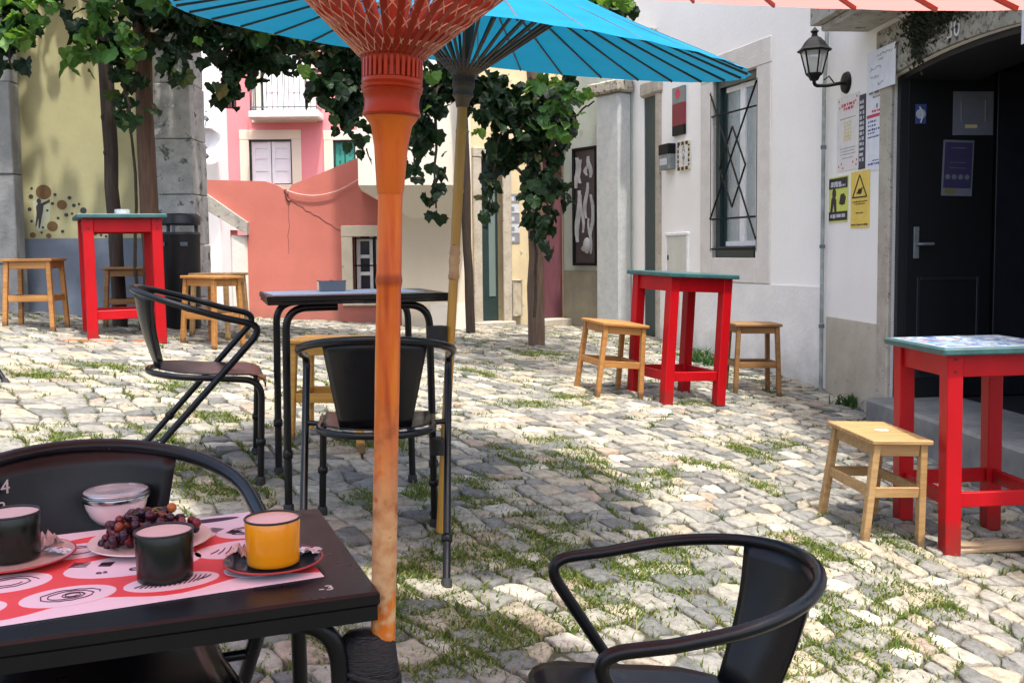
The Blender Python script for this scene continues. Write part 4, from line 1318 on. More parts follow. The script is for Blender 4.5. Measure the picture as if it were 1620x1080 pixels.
for zz in (bz + .06, zt_): f.bar((bx0 + .04, -.42, zz), (bx1 - .04, -.42, zz), .02, .02); f.bar((bx0 + .04, -.42, zz), (bx0 + .04, -.01, zz), .02, .02); f.bar((bx1 - .04, -.42, zz), (bx1 - .04, -.01, zz), .02, .02)
nb = 12
for k in range(nb + 1): f.bar((bx0 + .04 + (bx1 - bx0 - .08) * k / nb, -.42, bz), (bx0 + .04 + (bx1 - bx0 - .08) * k / nb, -.42, zt_), .012, .012)
for k in range(4): f.bar((bx0 + .04, -.42 + .1 * k, bz), (bx0 + .04, -.42 + .1 * k, zt_), .012, .012)
f.build('railing', m_irongrey, ph)

# ---- left: ochre yellow wall, stone pillars
YW = Wall((-5.0, 8.75), (-3.22, 9.10))
yh = thing('yellow_house', 'ochre yellow house wall with a blue grey dado and a dark mural of circles', 'house', YW.M)
zd = YW.uv(120, 377)[1]
wall_mb(.0, YW.len, zd, YW.uv(150, -8)[1], [], .4).build('wall', m_yellow, yh)
wall_mb(.0, YW.len, -.2, zd - .001, [], .4, None, 0, -.006).build('dado', m_dado, yh)
mu = thing('wall_mural', 'painted mural of brown circles and a small dark figure low on the yellow wall', 'mural', YW.M)
q = MB()
for px, py, rr in ((69, 304, 11.5), (98, 324, 7.5), (83, 358, 8), (52, 372, 4.5), (77, 373, 4)):
    u_, z_ = YW.uv(px, py); MB().disc(u_, z_, rr * 8.9 / 1560, rr * 8.9 / 1560, -.001, 24, None, 0, .001).build('brown_circle', m_brownpaint, mu)
q = MB()
for px, py, rr in ((49, 311, 3.5), (50, 298, 2), (87, 308, 2.5), (83, 322, 2.5), (110, 313, 3), (117, 325, 3), (125, 323, 2), (105, 340, 3), (92, 345, 2.2), (99, 366, 2.5), (114, 338, 2), (132, 333, 5), (47, 331, 3), (75, 333, 2), (50, 350, 2.2), (66, 368, 2), (68, 360, 2), (151, 370, 2.4), (160, 372, 2), (168, 374, 2.2)):
    u_, z_ = YW.uv(px, py); q.disc(u_, z_, rr * 8.9 / 1560, rr * 8.9 / 1560, -.001, 14, None, 0, .001)
q.build('dark_dots', m_darkpaint, mu)
def ypoly(pts): return [YW.uv(*p) for p in pts]
q = MB()
q.prism(ypoly([(52, 318), (62, 312), (78, 318), (80, 345), (74, 362), (60, 366), (54, 350)]), -.0012, -.0004)
q.build('pale_patch', pm('pale mural wash', (.40, .46, .36), (.50, .48, .28), 10, .85), mu)
q = MB()
q.prism(ypoly([(57, 327), (60, 322), (67, 321), (79, 315), (79, 320), (69, 325), (68, 335), (66, 344), (65, 352), (63, 361), (61, 361), (61, 345), (58, 358), (56, 358), (58, 338)]), -.0022, -.0012)
u_, z_ = YW.uv(61.5, 318); q.disc(u_, z_, .02, .024, -.0012, 14, None, 0, .001)
q.build('figure', m_darkpaint, mu)


def pillar(name, lab, x0, x1, y0, y1, z0, z1, mat, rows, seed, taper=.06):
    R = random.Random(seed)
    t = thing(name, lab, 'pillar', Vector(((x0 + x1) / 2, (y0 + y1) / 2, z0)))
    mb = MB()
    cx, cy = (x0 + x1) / 2, (y0 + y1) / 2
    z = z0
    hs = [R.uniform(.8, 1.2) for _ in range(rows)]
    sc = (z1 - z0) / sum(hs)
    for k, h_ in enumerate(hs):
        h_ *= sc
        e = taper * (1 - k / rows)
        j = lambda: R.uniform(-.015, .015)
        split = R.random() < .6 and x1 - x0 > .3
        xs_ = [x0 - e, R.uniform(.35, .65) * (x1 - x0) + x0, x1 + e] if split else [x0 - e, x1 + e]
        for a, c in zip(xs_[:-1], xs_[1:]):
            mb.box(a - cx + .003 + j() * .3, c - cx - .003 + j() * .3, y0 - cy - e + j(), y1 - cy, z - z0 + .003, z - z0 + h_ - .003, None, 0, .008)
        z += h_
    mb.build('blocks', mat, t)
    mb = MB().box(x0 - cx + .01, x1 - cx - .01, y0 - cy + .02, y1 - cy - .01, 0, z1 - z0 - .01)
    mb.build('core', m_greystone, t)
a = at(249, 400, 8.75); c = at(314, 400, 8.75)
pillar('stone_pillar', 'tall broken pillar of old pale stone blocks behind the black bin', a.x + .02, c.x - .07, 8.80, 9.2, .3, 3.9, m_rubble, 8, 3, .05)
a = Vector((-4.50, 0, 0)); c = Vector((-4.30, 0, 0))
pillar('stone_pillar', 'narrow dark grey stone door pillar at the left edge beside the yellow wall', a.x, c.x, 8.60, 8.74, .3, 4.2, m_greystone, 5, 5, .02)
dk = thing('dark_house', 'dark doorway house front at the far left edge', 'house', Vector((-5.0, 8.6, .3)))
MB().box(-1.6, .0 + (a.x + 5.0) - .005, .12, .3, -.2, 4.2).build('wall', m_dark, dk)
MB().box(-.9, (a.x + 5.0) - .006, .04, .119, 0, 2.6).build('door', m_dark, dk)
# ------------------------------------------------------------------ furniture
def pose(x, y, z, yaw, lean_right=0.0, lean_back=0.0):
    """stand at x, y, z; yaw about z; then lean (radians) to the right / away"""
    return Matrix.Translation((x, y, z)) @ Matrix.Rotation(lean_right, 4, 'Y') @ Matrix.Rotation(-lean_back, 4, 'X') @ Matrix.Rotation(yaw, 4, 'Z')


def to_ground(M, a, b, sink=.004):
    """lengthen or shorten the leg a-b until its foot meets the ground"""
    a, b = Vector(a), Vector(b)
    t = .55
    while t < 1.7:
        p = M @ (a + (b - a) * t)
        if p.z <= gz(p.x, p.y) - sink: break
        t += .004
    return a + (b - a) * t


def mean_ground(x, y, yaw, pts):
    c, s = cos(yaw), sin(yaw)
    return sum(float(gz(x + c * a - s * b, y + s * a + c * b)) for a, b in pts) / len(pts)


def bar_table(label, x, y, yaw, z=None, lr=0.0, lb=0.0, h=.90, top_mat=None, printed=False, w=.50):
    e = w / 2
    pts = [(-e, -e), (e, -e), (e, e), (-e, e)]
    z = mean_ground(x, y, yaw, pts) if z is None else z
    M = pose(x, y, z, yaw, lr, lb)
    t = thing('bar_table', label, 'bar table', M, 'red bar tables standing on the cobbles')
    lw = .072
    for a, b in pts:
        f = to_ground(M, (a, b, h - .03), (a, b, 0))
        MB().bar((a, b, h - .031), f, lw, lw, None, 0, (0, 1, 0), .004).build('leg', m_red, t)
    i = e - lw / 2 + .001
    ap = MB()
    for s in (-1, 1):
        ap.box(-i, i, s * (e + .006) - .014, s * (e + .006) + .014, h - .13, h - .032, None, 0, .003)
        ap.box(s * (e + .006) - .014, s * (e + .006) + .014, -i, i, h - .13, h - .032, None, 0, .003)
    ap.build('apron', m_red, t)
    st = MB()
    for s in (-1, 1):
        st.box(-i, i, s * e - .013, s * e + .013, .15, .215, None, 0, .003)
        st.box(s * e - .013, s * e + .013, -i, i, .15, .215, None, 0, .003)
    st.build('stretcher', m_red, t)
    o = e + .07
    MB().box(-o, o, -o, o, h - .0305, h, None, 0, .006).build('table_top', m_teal, t)
    for a in (-e, e):
        for dz in (.05, .105): MB().disc(a, h - dz, .006, .006, -e - lw / 2 - .0002, 8, None, 0, .0015).build('screw_head', m_ink, t)
    if printed:
        pr = MB()
        R = random.Random(4)
        pr.box(-o + .02, o - .02, -o + .02, o - .02, h + .0006, h + .0016)
        for _ in range(120):
            a, b = R.uniform(-o + .04, o - .06), R.uniform(-o + .04, o - .06)
            pr.box(a, a + R.uniform(.01, .05), b, b + R.uniform(.01, .05), h + .0017, h + .0017 + R.uniform(.0006, .0016), None, R.choice([1, 2, 3, 4, 5]))
        pr.build('printed_sheet', [flat('pale table print', (.24, .30, .35)), m_inkblue, m_inkgrey, flat('light blue print', (.12, .25, .38)), flat('pink print', (.32, .2, .25)), m_papergrey], t)
    return t, M


def stool(label, x, y, yaw, mat, lr=0.0, lb=0.0, h=.50, sw=.37, sd=.29, z=None, stain=False):
    ex, ey = sw / 2 - .035, sd / 2 - .03
    fx, fy = ex + .022, ey + .02
    pts = [(-fx, -fy), (fx, -fy), (fx, fy), (-fx, fy)]
    z = mean_ground(x, y, yaw, pts) if z is None else z
    M = pose(x, y, z, yaw, lr, lb)
    t = thing('stool', label, 'stool', M, 'wooden stools on the cobbles')
    for (a, b), (c, d) in zip([(-ex, -ey), (ex, -ey), (ex, ey), (-ex, ey)], pts):
        f = to_ground(M, (a, b, h - .02), (c, d, 0))
        MB().bar((a, b, h - .021), f, .033, .033, None, 0, (0, 1, 0), .003).build('leg', mat, t)
    ap = MB()
    i = .018
    for s in (-1, 1):
        ap.box(-ex + i, ex - i, s * ey - .009, s * ey + .009, h - .075, h - .0215, None, 0, .002)
        ap.box(s * ex - .009, s * ex + .009, -ey + i, ey - i, h - .075, h - .0215, None, 0, .002)
    ap.build('apron', mat, t)
    sr = MB()
    for s in (-1, 1):
        k = 1 + .55 * .022 / ex
        sr.box(-ex * k + i, ex * k - i, s * (ey + .011) - .008, s * (ey + .011) + .008, .20, .245, None, 0, .002)
        sr.box(s * (ex + .012) - .008, s * (ex + .012) + .008, -ey + .008, ey - .008, .201, .246, None, 0, .002)
    sr.build('stretcher', mat, t)
    se = MB()
    for k in range(3):
        a, b = -sd / 2 + k * sd / 3, -sd / 2 + (k + 1) * sd / 3
        se.box(-sw / 2, sw / 2, a + .0008, b - .0008, h - .021, h + (k % 2) * .0004, None, 0, .004)
    se.build('seat', mat, t)
    if stain:
        MB().disc(.02, .01, .035, .02, 0, 14, Matrix.Translation((0, 0, h + .0012)) @ Matrix(((1, 0, 0, 0), (0, 0, 1, 0), (0, 1, 0, 0), (0, 0, 0, 1))), 0, .0006).build('bird_dropping', m_chalk, t)
    return t, M


def chair(label, x, y, yaw, z=None, lr=0.0, lb=0.0, rust=False, sc=1.0, mark=False):
    pts = [(-.21, .2), (.21, .2), (-.24, -.29), (.24, -.29)]
    z = mean_ground(x, y, yaw, pts) if z is None else z
    M = pose(x, y, z, yaw, lr, lb)
    t = thing('cafe_chair', label, 'chair', M, 'black steel cafe armchairs')
    r = .0135
    fy = .21
    def ring_z(yy): return .645 + (fy - yy) / .51 * .115
    half = []
    half.append(Vector((.225, -.12, .40)))
    half.append(Vector((.268, fy, .655)))
    half.append(Vector((.268, .02, ring_z(.02))))
    back = [Vector((.268 * cos(a), -.02 - .28 * sin(a), ring_z(-.02 - .28 * sin(a)))) for a in [pi * k / 24 for k in range(25)]]
    lf = [Vector((-p.x, p.y, p.z)) for p in half[::-1]]
    # rear leg line continues the arm's slope
    d = (Vector((.262, fy, .655)) - Vector((.235, -.29, 0)))
    def on_leg(zz): k = zz / .655; return Vector((.235, -.29, 0)) + d * k
    j = on_leg(.43)
    path = [j, Vector((.262, fy, .655))] + [Vector((.268, .06, ring_z(.06)))] + back + [Vector((-.268, .06, ring_z(.06))), Vector((-.262, fy, .655)), Vector((-j.x, j.y, j.z))]
    rr = [0, .075, 0] + [0] * 25 + [0, .075, 0]
    MB().tube(fillet(path, rr, 9), r, 12).build('arm_frame', m_black, t, 60)
    for s in (-1, 1):
        a = Vector((s * j.x, j.y, j.z))
        b = Vector((s * .235, -.29, 0))
        f = to_ground(M, a, b)
        u = (f - a).normalized()
        L = (f - a).length
        lg = MB().tube([a - u * .0, f - u * .012], r * .96, 12).build('leg', m_black, t, 60)
        MB().tube([f - u * .19, f - u * .185, f - u * .165, f - u * .16], [r, r * 1.4, r * 1.4, r], 12).build('leg_sleeve', m_black, lg, 60)
        MB().tube([f - u * .035, f - u * .03, f - u * .002, f], [r * 1.05, r * 1.35, r * 1.4, r * 1.1], 12).build('rubber_foot', m_rubber, lg, 60)
        # front leg: seat tube bends down
        p0, p1, p2 = Vector((s * .195, .06, .432)), Vector((s * .203, .215, .432)), Vector((s * .212, .235, 0))
        f = to_ground(M, p1, p2)
        u = (f - p1).normalized()
        lg = MB().tube(fillet([p0, p1, f - u * .012], [0, .075, 0], 9), r * .96, 12).build('leg', m_black, t, 60)
        MB().tube([f - u * .19, f - u * .185, f - u * .165, f - u * .16], [r, r * 1.4, r * 1.4, r], 12).build('leg_sleeve', m_black, lg, 60)
        MB().tube([f - u * .035, f - u * .03, f - u * .002, f], [r * 1.05, r * 1.35, r * 1.4, r * 1.1], 12).build('rubber_foot', m_rubber, lg, 60)
    # seat hoop round the back, welded to the rear legs
    hoop = [Vector((.195, .06, .432)), Vector((.198, -.04, .432))] + [Vector((.198 * cos(a), -.05 - .175 * sin(a), .432)) for a in [pi * k / 16 for k in range(1, 16)]] + [Vector((-.198, -.04, .432)), Vector((-.195, .06, .432))]
    hm = MB().tube(hoop, r * .92, 10)
    for s in (-1, 1):
        w = on_leg(.435); w.x *= s
        hm.tube([Vector((s * .197, w.y - .01, .432)), w], r * .7, 8)
    hm.build('seat_frame', m_black, t, 60)
    # seat plate with rolled front edge
    prof = [(-.205, .452), (-.17, .450), (-.1, .446), (0, .444), (.1, .446), (.17, .449), (.205, .446), (.225, .436), (.234, .420), (.234, .405)]
    nx = 12
    V, Fc = [], []
    for (yy, zz) in prof:
        hw = .19 if yy > -.05 else .19 * sqrt(max(.12, 1 - ((yy + .05) / .17) ** 2))
        for k in range(nx + 1):
            u = -1 + 2 * k / nx
            V.append((u * hw, yy, zz + (.004 * u * u if yy < .2 else 0)))
    for i in range(len(prof) - 1):
        for k in range(nx): Fc.append((i * (nx + 1) + k, i * (nx + 1) + k + 1, (i + 1) * (nx + 1) + k + 1, (i + 1) * (nx + 1) + k))
    o = MB().add(V, Fc).build('seat', m_black, t, 50)
    md = o.modifiers.new('thickness', 'SOLIDIFY'); md.thickness = .004
    if rust:
        MB().box(.150, .19, .2, .232, .430, .4485, None, 0, .003).build('rust_patch', m_terracotta, o)
    # curved back plate
    V, Fc = [], []
    nu, nv = 14, 8
    for iv in range(nv + 1):
        v = iv / nv
        for iu in range(nu + 1):
            u = -1 + 2 * iu / nu
            a = pi / 2 - u * .72
            top = Vector((.262 * cos(a), -.02 - .274 * sin(a), ring_z(-.02 - .274 * sin(a))))
            bot = Vector((u * .118, -.198 + .026 * u * u, .448))
            k = v ** .92
            V.append(bot * (1 - k) + top * k + Vector((0, -.012 * sin(pi * v), 0)))
    for iv in range(nv):
        for iu in range(nu): Fc.append((iv * (nu + 1) + iu, iv * (nu + 1) + iu + 1, (iv + 1) * (nu + 1) + iu + 1, (iv + 1) * (nu + 1) + iu))
    o = MB().add(V, Fc).build('backrest', m_black, t, 60)
    md = o.modifiers.new('thickness', 'SOLIDIFY'); md.thickness = .004; md.offset = 0
    if mark:
        # worn painted number on the inside of the back
        mk = MB()
        u = .80
        a = pi / 2 - u * .72
        top = Vector((.262 * cos(a), -.02 - .274 * sin(a), ring_z(-.02 - .274 * sin(a))))
        bot = Vector((u * .118, -.198 + .026 * u * u, .448))
        c = bot * .14 + top * .86
        T = Matrix.Translation(c + Vector((-.006, .0075, 0))) @ Matrix.Rotation(pi + u * .72 * .9, 4, 'Z') @ STAND
        vs, fs = text_mesh('14', .036, None, .0006); mk.add(vs, fs, T)
        vs, fs = text_mesh('P', .03, None, .0006); mk.add(vs, fs, T @ Matrix.Translation((0, -.036, 0)))
        mk.build('painted_mark', m_chalk, t)
    return t, M


def cafe_table(label, cx, cy, yaw, h_top, wx, wy, plan, lip=.044):
    """steel table; wx by wy top at world height h_top; legs bend out of the top's frame"""
    M = pose(cx, cy, 0, yaw)
    M.translation.z = h_top - .74
    t = thing('cafe_table', label, 'table', M, 'black steel cafe tables')
    h = .74
    tp = MB()
    tp.box(-wx / 2, wx / 2, -wy / 2, wy / 2, h - .022, h, None, 0, .004)
    tp.build('table_top', m_black, t)
    ap = MB()
    for s in (-1, 1):
        ap.box(-wx / 2 + .004, wx / 2 - .004, s * (wy / 2 - .008) - .004, s * (wy / 2 - .008) + .004, h - lip, h - .0225)
        ap.box(s * (wx / 2 - .008) - .004, s * (wx / 2 - .008) + .004, -wy / 2 + .014, wy / 2 - .014, h - lip, h - .0225)
    ap.build('edge_frame', m_black, t)
    r = .0145
    for a, b in plan:
        sx = 1 if a > 0 else -1
        p0, p1 = Vector((a - sx * .19, b, h - .045)), Vector((a, b, h - .045))
        p2 = Vector((a + sx * .008, b, 0))
        f = to_ground(M, p1, p2)
        u = (f - p1).normalized()
        lg = MB().tube(fillet([p0, p1, f - u * .012], [0, .085, 0], 10), r, 12).build('leg', m_black, t, 60)
        MB().tube([f - u * .24, f - u * .235, f - u * .21, f - u * .205], [r, r * 1.3, r * 1.3, r], 12).build('leg_sleeve', m_black, lg, 60)
        MB().tube([f - u * .035, f - u * .03, f - u * .002, f], [r * 1.05, r * 1.35, r * 1.4, r * 1.1], 12).build('rubber_foot', m_rubber, lg, 60)
    return t, M


# red bar tables
bar_table('red bar table with a teal top beside the white house, stools on both sides', 1.175, 7.08, radians(24), lr=radians(3.2), h=.905, w=.44)
bar_table('red bar table with a printed pale blue top, nearest the arched doorway', 2.125, 4.51, radians(4), z=-.19, lr=radians(-.5), h=.857, printed=True, w=.44)
bar_table('red bar table with an ashtray on its teal top, in front of the yellow wall', -2.88, 7.30, radians(27), lr=radians(-.5), lb=0, h=.90, w=.46)

# stools
stool('honey brown tilted stool left of the red bar table by the white house', .68, 7.0, radians(20), m_stool, lr=radians(6), h=.51, sw=.36, sd=.38)
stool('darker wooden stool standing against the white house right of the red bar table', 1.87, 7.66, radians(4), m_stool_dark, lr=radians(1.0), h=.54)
stool('pale worn stool with a white stain on its seat, nearest the doorway', 1.64, 4.48, radians(12), m_stool_pale, lr=radians(4), lb=radians(-2.5), h=.46, sw=.30, sd=.39, stain=True)
stool('yellow brown stool standing behind the black chair at the middle table', -.87, 4.75, radians(-8), m_stool_y, lr=0, h=.50, sw=.37)
stool('honey brown stool left of the red bar table, beside the stone door pillar', -3.55, 7.35, radians(3), m_stool, h=.515, sw=.37)
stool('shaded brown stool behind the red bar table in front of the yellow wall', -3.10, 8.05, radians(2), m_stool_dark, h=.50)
stool('front one of two honey brown stools between the bin and the left black chair', -2.24, 7.35, radians(-32), m_stool, h=.52, lr=radians(1))
stool('back one of two honey brown stools between the bin and the left black chair', -2.36, 7.95, radians(-20), m_stool_pale, h=.52)

# shims, board, bits on the ground
p = spot(1590, 868)
t = thing('wooden_board', 'weathered flat wooden board under the foot of the red bar table at right edge', 'board', pose(p.x + .10, p.y + .02, p.z + .012, radians(14), radians(2.5)))
MB().box(-.42, .42, -.06, .06, -.012, .008, None, 0, .004).build('board', m_plank, t)
p = spot(1050, 652)
t = thing('white_wedge', 'thin white wedge under the front foot of the red bar table by the white house', 'wedge', pose(p.x - .03, p.y - .02, p.z + .004, radians(10)))
MB().box(-.07, .07, -.035, .035, -.012, .010, None, 0, .003).build('wedge', m_paper2, t)
for k, (px, py, lab) in enumerate(((112, 538, 'flat piece of broken terracotta left of the front leg of the left red bar table'),
                                   (160, 540, 'flat piece of broken terracotta right of the front leg of the left red bar table'),
                                   (228, 539, 'flat broken terracotta piece beside the back of the left black chair'))):
    p = spot(px, py)
    t = thing('terracotta_piece', lab, 'shard', pose(p.x, p.y, p.z, radians(20 * k)), 'broken terracotta pieces under the left bar table')
    R = random.Random(k)
    MB().prism([(.10 * cos(a) * R.uniform(.7, 1.2), .05 * sin(a) * R.uniform(.7, 1.2)) for a in [2 * pi * i / 9 for i in range(9)]], 0, .022, Matrix.Rotation(pi / 2, 4, 'X') @ Matrix.Translation((0, -.016, 0))).build('shard', m_terracotta, t)

# middle table and its chairs
mt_, MT = cafe_table('black steel cafe table in the middle with an ashtray, behind the orange pole', -.645, 3.94, radians(17), 1.1 - 70 / 1560 * 3.57 + .006, .68, .56, [(-.27, -.23), (.27, -.23), (.275, .23), (-.275, .23)], lip=.032)
chair('black steel armchair seen from behind in front of the middle table', -.49, 3.46, .11, z=.062, lr=radians(1))
chair('black steel armchair with a rusty seat corner, seen side on left of the middle table', -1.305, 4.05, -1.272, z=.19, lr=radians(5), rust=True)
fa, fb = spot(13, 608), spot(4, 645)
fm = (fa + fb) / 2
chair('black steel armchair cut off by the left edge, only two feet showing', fm.x - .49, fm.y + .10, math.atan2(1.0, .25))

# near chairs
chair('black steel armchair with a painted mark on its back, facing the near table', -.712, 1.60, 3.62, z=-.025, lr=radians(1), mark=True)
chair('empty black steel armchair in the right foreground facing left', .245, 1.96, 1.688, z=-.272, lr=radians(5))

# ------------------------------------------------------------------ parasols
def parasol(label, base, hub, ctr, tilt_to_cam, tilt_right, R, rise, col, mats, r_pole, r_hub, sleeve, n=32, strut_w=.010, node_z=(), foot=True, strut_r=.45, big=False):
    base, hub, ctr = Vector(base), Vector(hub), Vector(ctr)
    t = thing('parasol', label, 'parasol', base, 'paper parasols over the cafe tables')
    H = hub - base
    Fm = Matrix.Translation(ctr - base) @ Matrix.Rotation(tilt_right, 4, 'Y') @ Matrix.Rotation(tilt_to_cam, 4, 'X')
    apex = Fm @ Vector((0, 0, rise))
    def polept(z):
        if z <= H.z: return H * (z / H.z)
        k = (z - H.z) / (apex.z - H.z)
        return H + (apex - H) * k
    # pole
    zt_ = sleeve[0]
    segs = sorted({0.0, zt_, *[H.z * k / 14 for k in range(15)], *[z_ + d for z_ in node_z for d in (-.012, 0, .012)]})
    segs = [z_ for z_ in segs if z_ <= H.z]
    R_ = random.Random(len(label))
    def rad(z_):
        k = 1.0
        for q in node_z:
            if abs(z_ - q) < .001: k = 1.10
        return r_pole * k * R_.uniform(.985, 1.03)
    pm_, worn = mats['pole'], mats.get('worn')
    if worn:
        z1, z2 = mats['worn_z']
        MB().tube([polept(z_) for z_ in segs if z_ <= z1] + [polept(z1)], r_pole * .93, 16).build('pole', pm_, t, 50)
        zz = [z1 + (z2 - z1) * k / 16 for k in range(17)]
        MB().tube([polept(z_) + Vector((R_.uniform(-.001, .001), R_.uniform(-.001, .001), 0)) for z_ in zz], [r_pole * (R_.uniform(1.0, 1.14) if 0 < k < 14 else 1.0) for k in range(17)], 16).build('worn_length', worn, t, 60)
        up = [z2] + [z_ for z_ in segs if z_ > z2]
        MB().tube([polept(z_) for z_ in up], [rad(z_) for z_ in up], 16).build('upper_pole', mats['upper'], t, 50)
    else:
        MB().tube([polept(z_) for z_ in segs], [rad(z_) for z_ in segs], 16).build('pole', pm_, t, 50)
    # inner stick up to the apex
    MB().tube([H, H + (apex - H) * .5, apex + Vector((0, 0, .05))], r_pole * .92, 12).build('inner_stick', mats['stick'], t, 50)
    # hub: turned collar with slots
    ax = (polept(H.z - .01) - polept(H.z - .2)).normalized()
    q = Vector((0, 0, 1)).rotation_difference(ax).to_matrix().to_4x4()
    T = Matrix.Translation(H) @ q
    h_ = r_hub
    MB().lathe([(r_pole * 1.02, -sleeve[1]), (r_pole * 1.12, -sleeve[1] * .95), (h_ * .58, -h_ * 3.0), (h_ * .70, -h_ * 2.3), (h_ * .88, -h_ * 2.05), (h_ * .9, -h_ * 1.97)], 28, T).build('sleeve', mats['sleeve'], t, 35)
    MB().lathe([(h_ * .70, -h_ * 2.0), (h_ * .96, -h_ * 1.98), (h_ * 1.0, -h_ * 1.9), (h_ * .97, -h_ * 1.84), (h_ * .93, -h_ * 1.6), (h_ * .93, -h_ * 1.45), (h_ * .98, -h_ * 1.22), (h_ * 1.04, -h_ * 1.15), (h_ * 1.0, -h_ * 1.10),
                (h_ * 1.05, -h_ * 1.05), (h_ * 1.06, -h_ * .98), (h_ * 1.0, -h_ * .92), (h_ * 1.04, -h_ * .86), (h_ * 1.03, -h_ * .74), (h_ * .9, -h_ * .72), (h_ * .88, -h_ * .05), (h_ * .8, 0), (0, 0)], 32, T).build('hub', mats['hub'], t, 35)
    tm = MB()
    for k in range(n):
        a = 2 * pi * (k + .5) / n
        tm.box(h_ * .885, h_ * 1.03, -h_ * .062, h_ * .062, -h_ * .73, -h_ * .02, T @ Matrix.Rotation(a, 4, 'Z'), 0, h_ * .015)
    tm.build('hub_teeth', mats['hub'], t)
    # canopy, ribs and struts
    def surf(k, rr, drop=0.0):
        a = 2 * pi * k / n
        zz = rise * (1 - rr / R) - .05 * rise * sin(pi * rr / R)
        return Fm @ Vector((rr * cos(a), rr * sin(a), zz - drop))
    V, Fc = [apex + Vector((0, 0, .004))], []
    rads = [R * k / 9 for k in range(1, 10)]
    m2 = 2 * n
    for j, rr in enumerate(rads):
        for k in range(m2):
            a = k / 2
            sag = (.006 * rr / R if k % 2 else 0)
            re = rr * (1 - (.012 if (k % 2 and j == 8) else 0))
            V.append(surf(a, re, sag))
    for k in range(m2): Fc.append((0, 1 + k, 1 + (k + 1) % m2))
    for j in range(8):
        for k in range(m2): Fc.append((1 + j * m2 + k, 1 + j * m2 + (k + 1) % m2, 1 + (j + 1) * m2 + (k + 1) % m2, 1 + (j + 1) * m2 + k))
    MB().add(V, Fc).build('canopy', mats['paper'], t, 20)
    MB().lathe([(0, .05), (.012, .045), (.02, .0), (.045, -.02), (.05, -.03)], 20, Fm @ Matrix.Translation((0, 0, rise + .02))).build('finial', mats['hub'], t, 40)
    for k in range(n):
        a, b = surf(k, R * .03, .009), surf(k, R * .985, .005)
        md_ = surf(k, R * .5, .009)
        MB().bar(a, md_, .006, .010).bar(md_, b, .005, .009).build('rib', mats['rib'], t)
    for k in range(n):
        a = 2 * pi * k / n
        p0 = T @ Vector((h_ * .80 * cos(a), h_ * .80 * sin(a), -h_ * .35))
        p2 = surf(k, R * strut_r, .016)
        p1 = T @ Vector((h_ * 1.0 * cos(a), h_ * 1.0 * sin(a), h_ * .05))
        tang = Vector((-sin(a), cos(a), 0))
        MB().bar(p1, p2, .009, strut_w, None, 0, tang, .001).bar(p0, p1, .008, strut_w * .6, None, 0, tang).build('strut', mats['strut'], t)
    # thread woven between the struts just above the hub
    sm_ = MB()
    def strut_pt(k, s):
        k0 = int(math.floor(k)); f = k - k0
        def one(i):
            a = 2 * pi * (i % n) / n
            p1 = T @ Vector((h_ * 1.0 * cos(a), h_ * 1.0 * sin(a), h_ * .05))
            return p1 + (surf(i % n, R * strut_r, .016) - p1) * s
        return one(k0) * (1 - f) + one(k0 + 1) * f
    axis = lambda p: (p - H)
    smax = .30 if big else .16
    for k in range(n):
        for dr in (-1, 1):
            pts = []
            for s in range(11):
                q_ = s / 10
                p_ = strut_pt(k + dr * q_ * 4.0, smax * q_)
                o_ = Vector((p_.x - H.x, p_.y - H.y, 0)).normalized() * .007
                pts.append(p_ + o_)
            sm_.tube(pts, .0010 if big else .0009, 4)
    ringp = [strut_pt(k / 2, .0) + Vector((strut_pt(k / 2, .0).x - H.x, strut_pt(k / 2, .0).y - H.y, 0)).normalized() * .006 for k in range(2 * n)]
    for dz in (0, .0025, .005): sm_.tube([p_ + Vector((0, 0, dz)) for p_ in ringp], .0011, 5, closed=True)
    sm_.build('woven_thread', mats['thread'], t)
    return t


# blue parasol by the middle table
hubB = at(734, 119, 3.72)
baseB = spot(697, 842)
ctrB = at(737, 72, 3.72)
pb = parasol('blue paper parasol with dark ribs on a yellow bamboo pole tied to the middle table', baseB, hubB, ctrB, radians(6.5), radians(7.3), 1.045, .36, None,
        dict(pole=m_bam_yel, stick=m_strut_dark, sleeve=m_bam_dark, hub=m_strut_dark, paper=m_blue, rib=m_strut_dark, strut=m_strut_dark, thread=m_irongrey,
             worn=m_bam_worn, worn_z=(.95, 1.08), upper=m_bam_yel), .0185, .040, (1.2, .12), node_z=(.35, .72, 1.28, 1.5), strut_w=.010, strut_r=.39)
for k, z_ in enumerate((.33, .75)):
    q = MB()
    q.tube([(0, 0, z_ - .03), (0, 0, z_ + .03)], .036, 14).build('tape_band', m_tape, pb, 50)

# red parasol beside the near table
hubR = at(621, 92, 1.48)
baseR = at(606, 1090, 1.48); baseR.z = float(gz(baseR.x, baseR.y))
baseR = Vector((hubR.x - .056, 1.48, baseR.z))
ctrR = Vector((hubR.x + .01, 1.50, hubR.z + .18))
pr = parasol('red paper parasol with a carved red hub on an orange bamboo pole', baseR, hubR, ctrR, radians(11.5), radians(6), 1.06, .36, None,
        dict(pole=m_bam_pole, stick=m_hub_red, sleeve=m_bam_red, hub=m_hub_red, paper=m_redp, rib=m_strut_red, strut=m_strut_red, thread=m_string,
             upper=m_bam_red), .0185, .0435, (1.2, .20), node_z=(1.245,), strut_w=.0105, strut_r=.42, big=True)
MB().tube([(0, 0, 0), (0, 0, .695)], .0205, 16).build('base_tube', m_black, pr, 50)

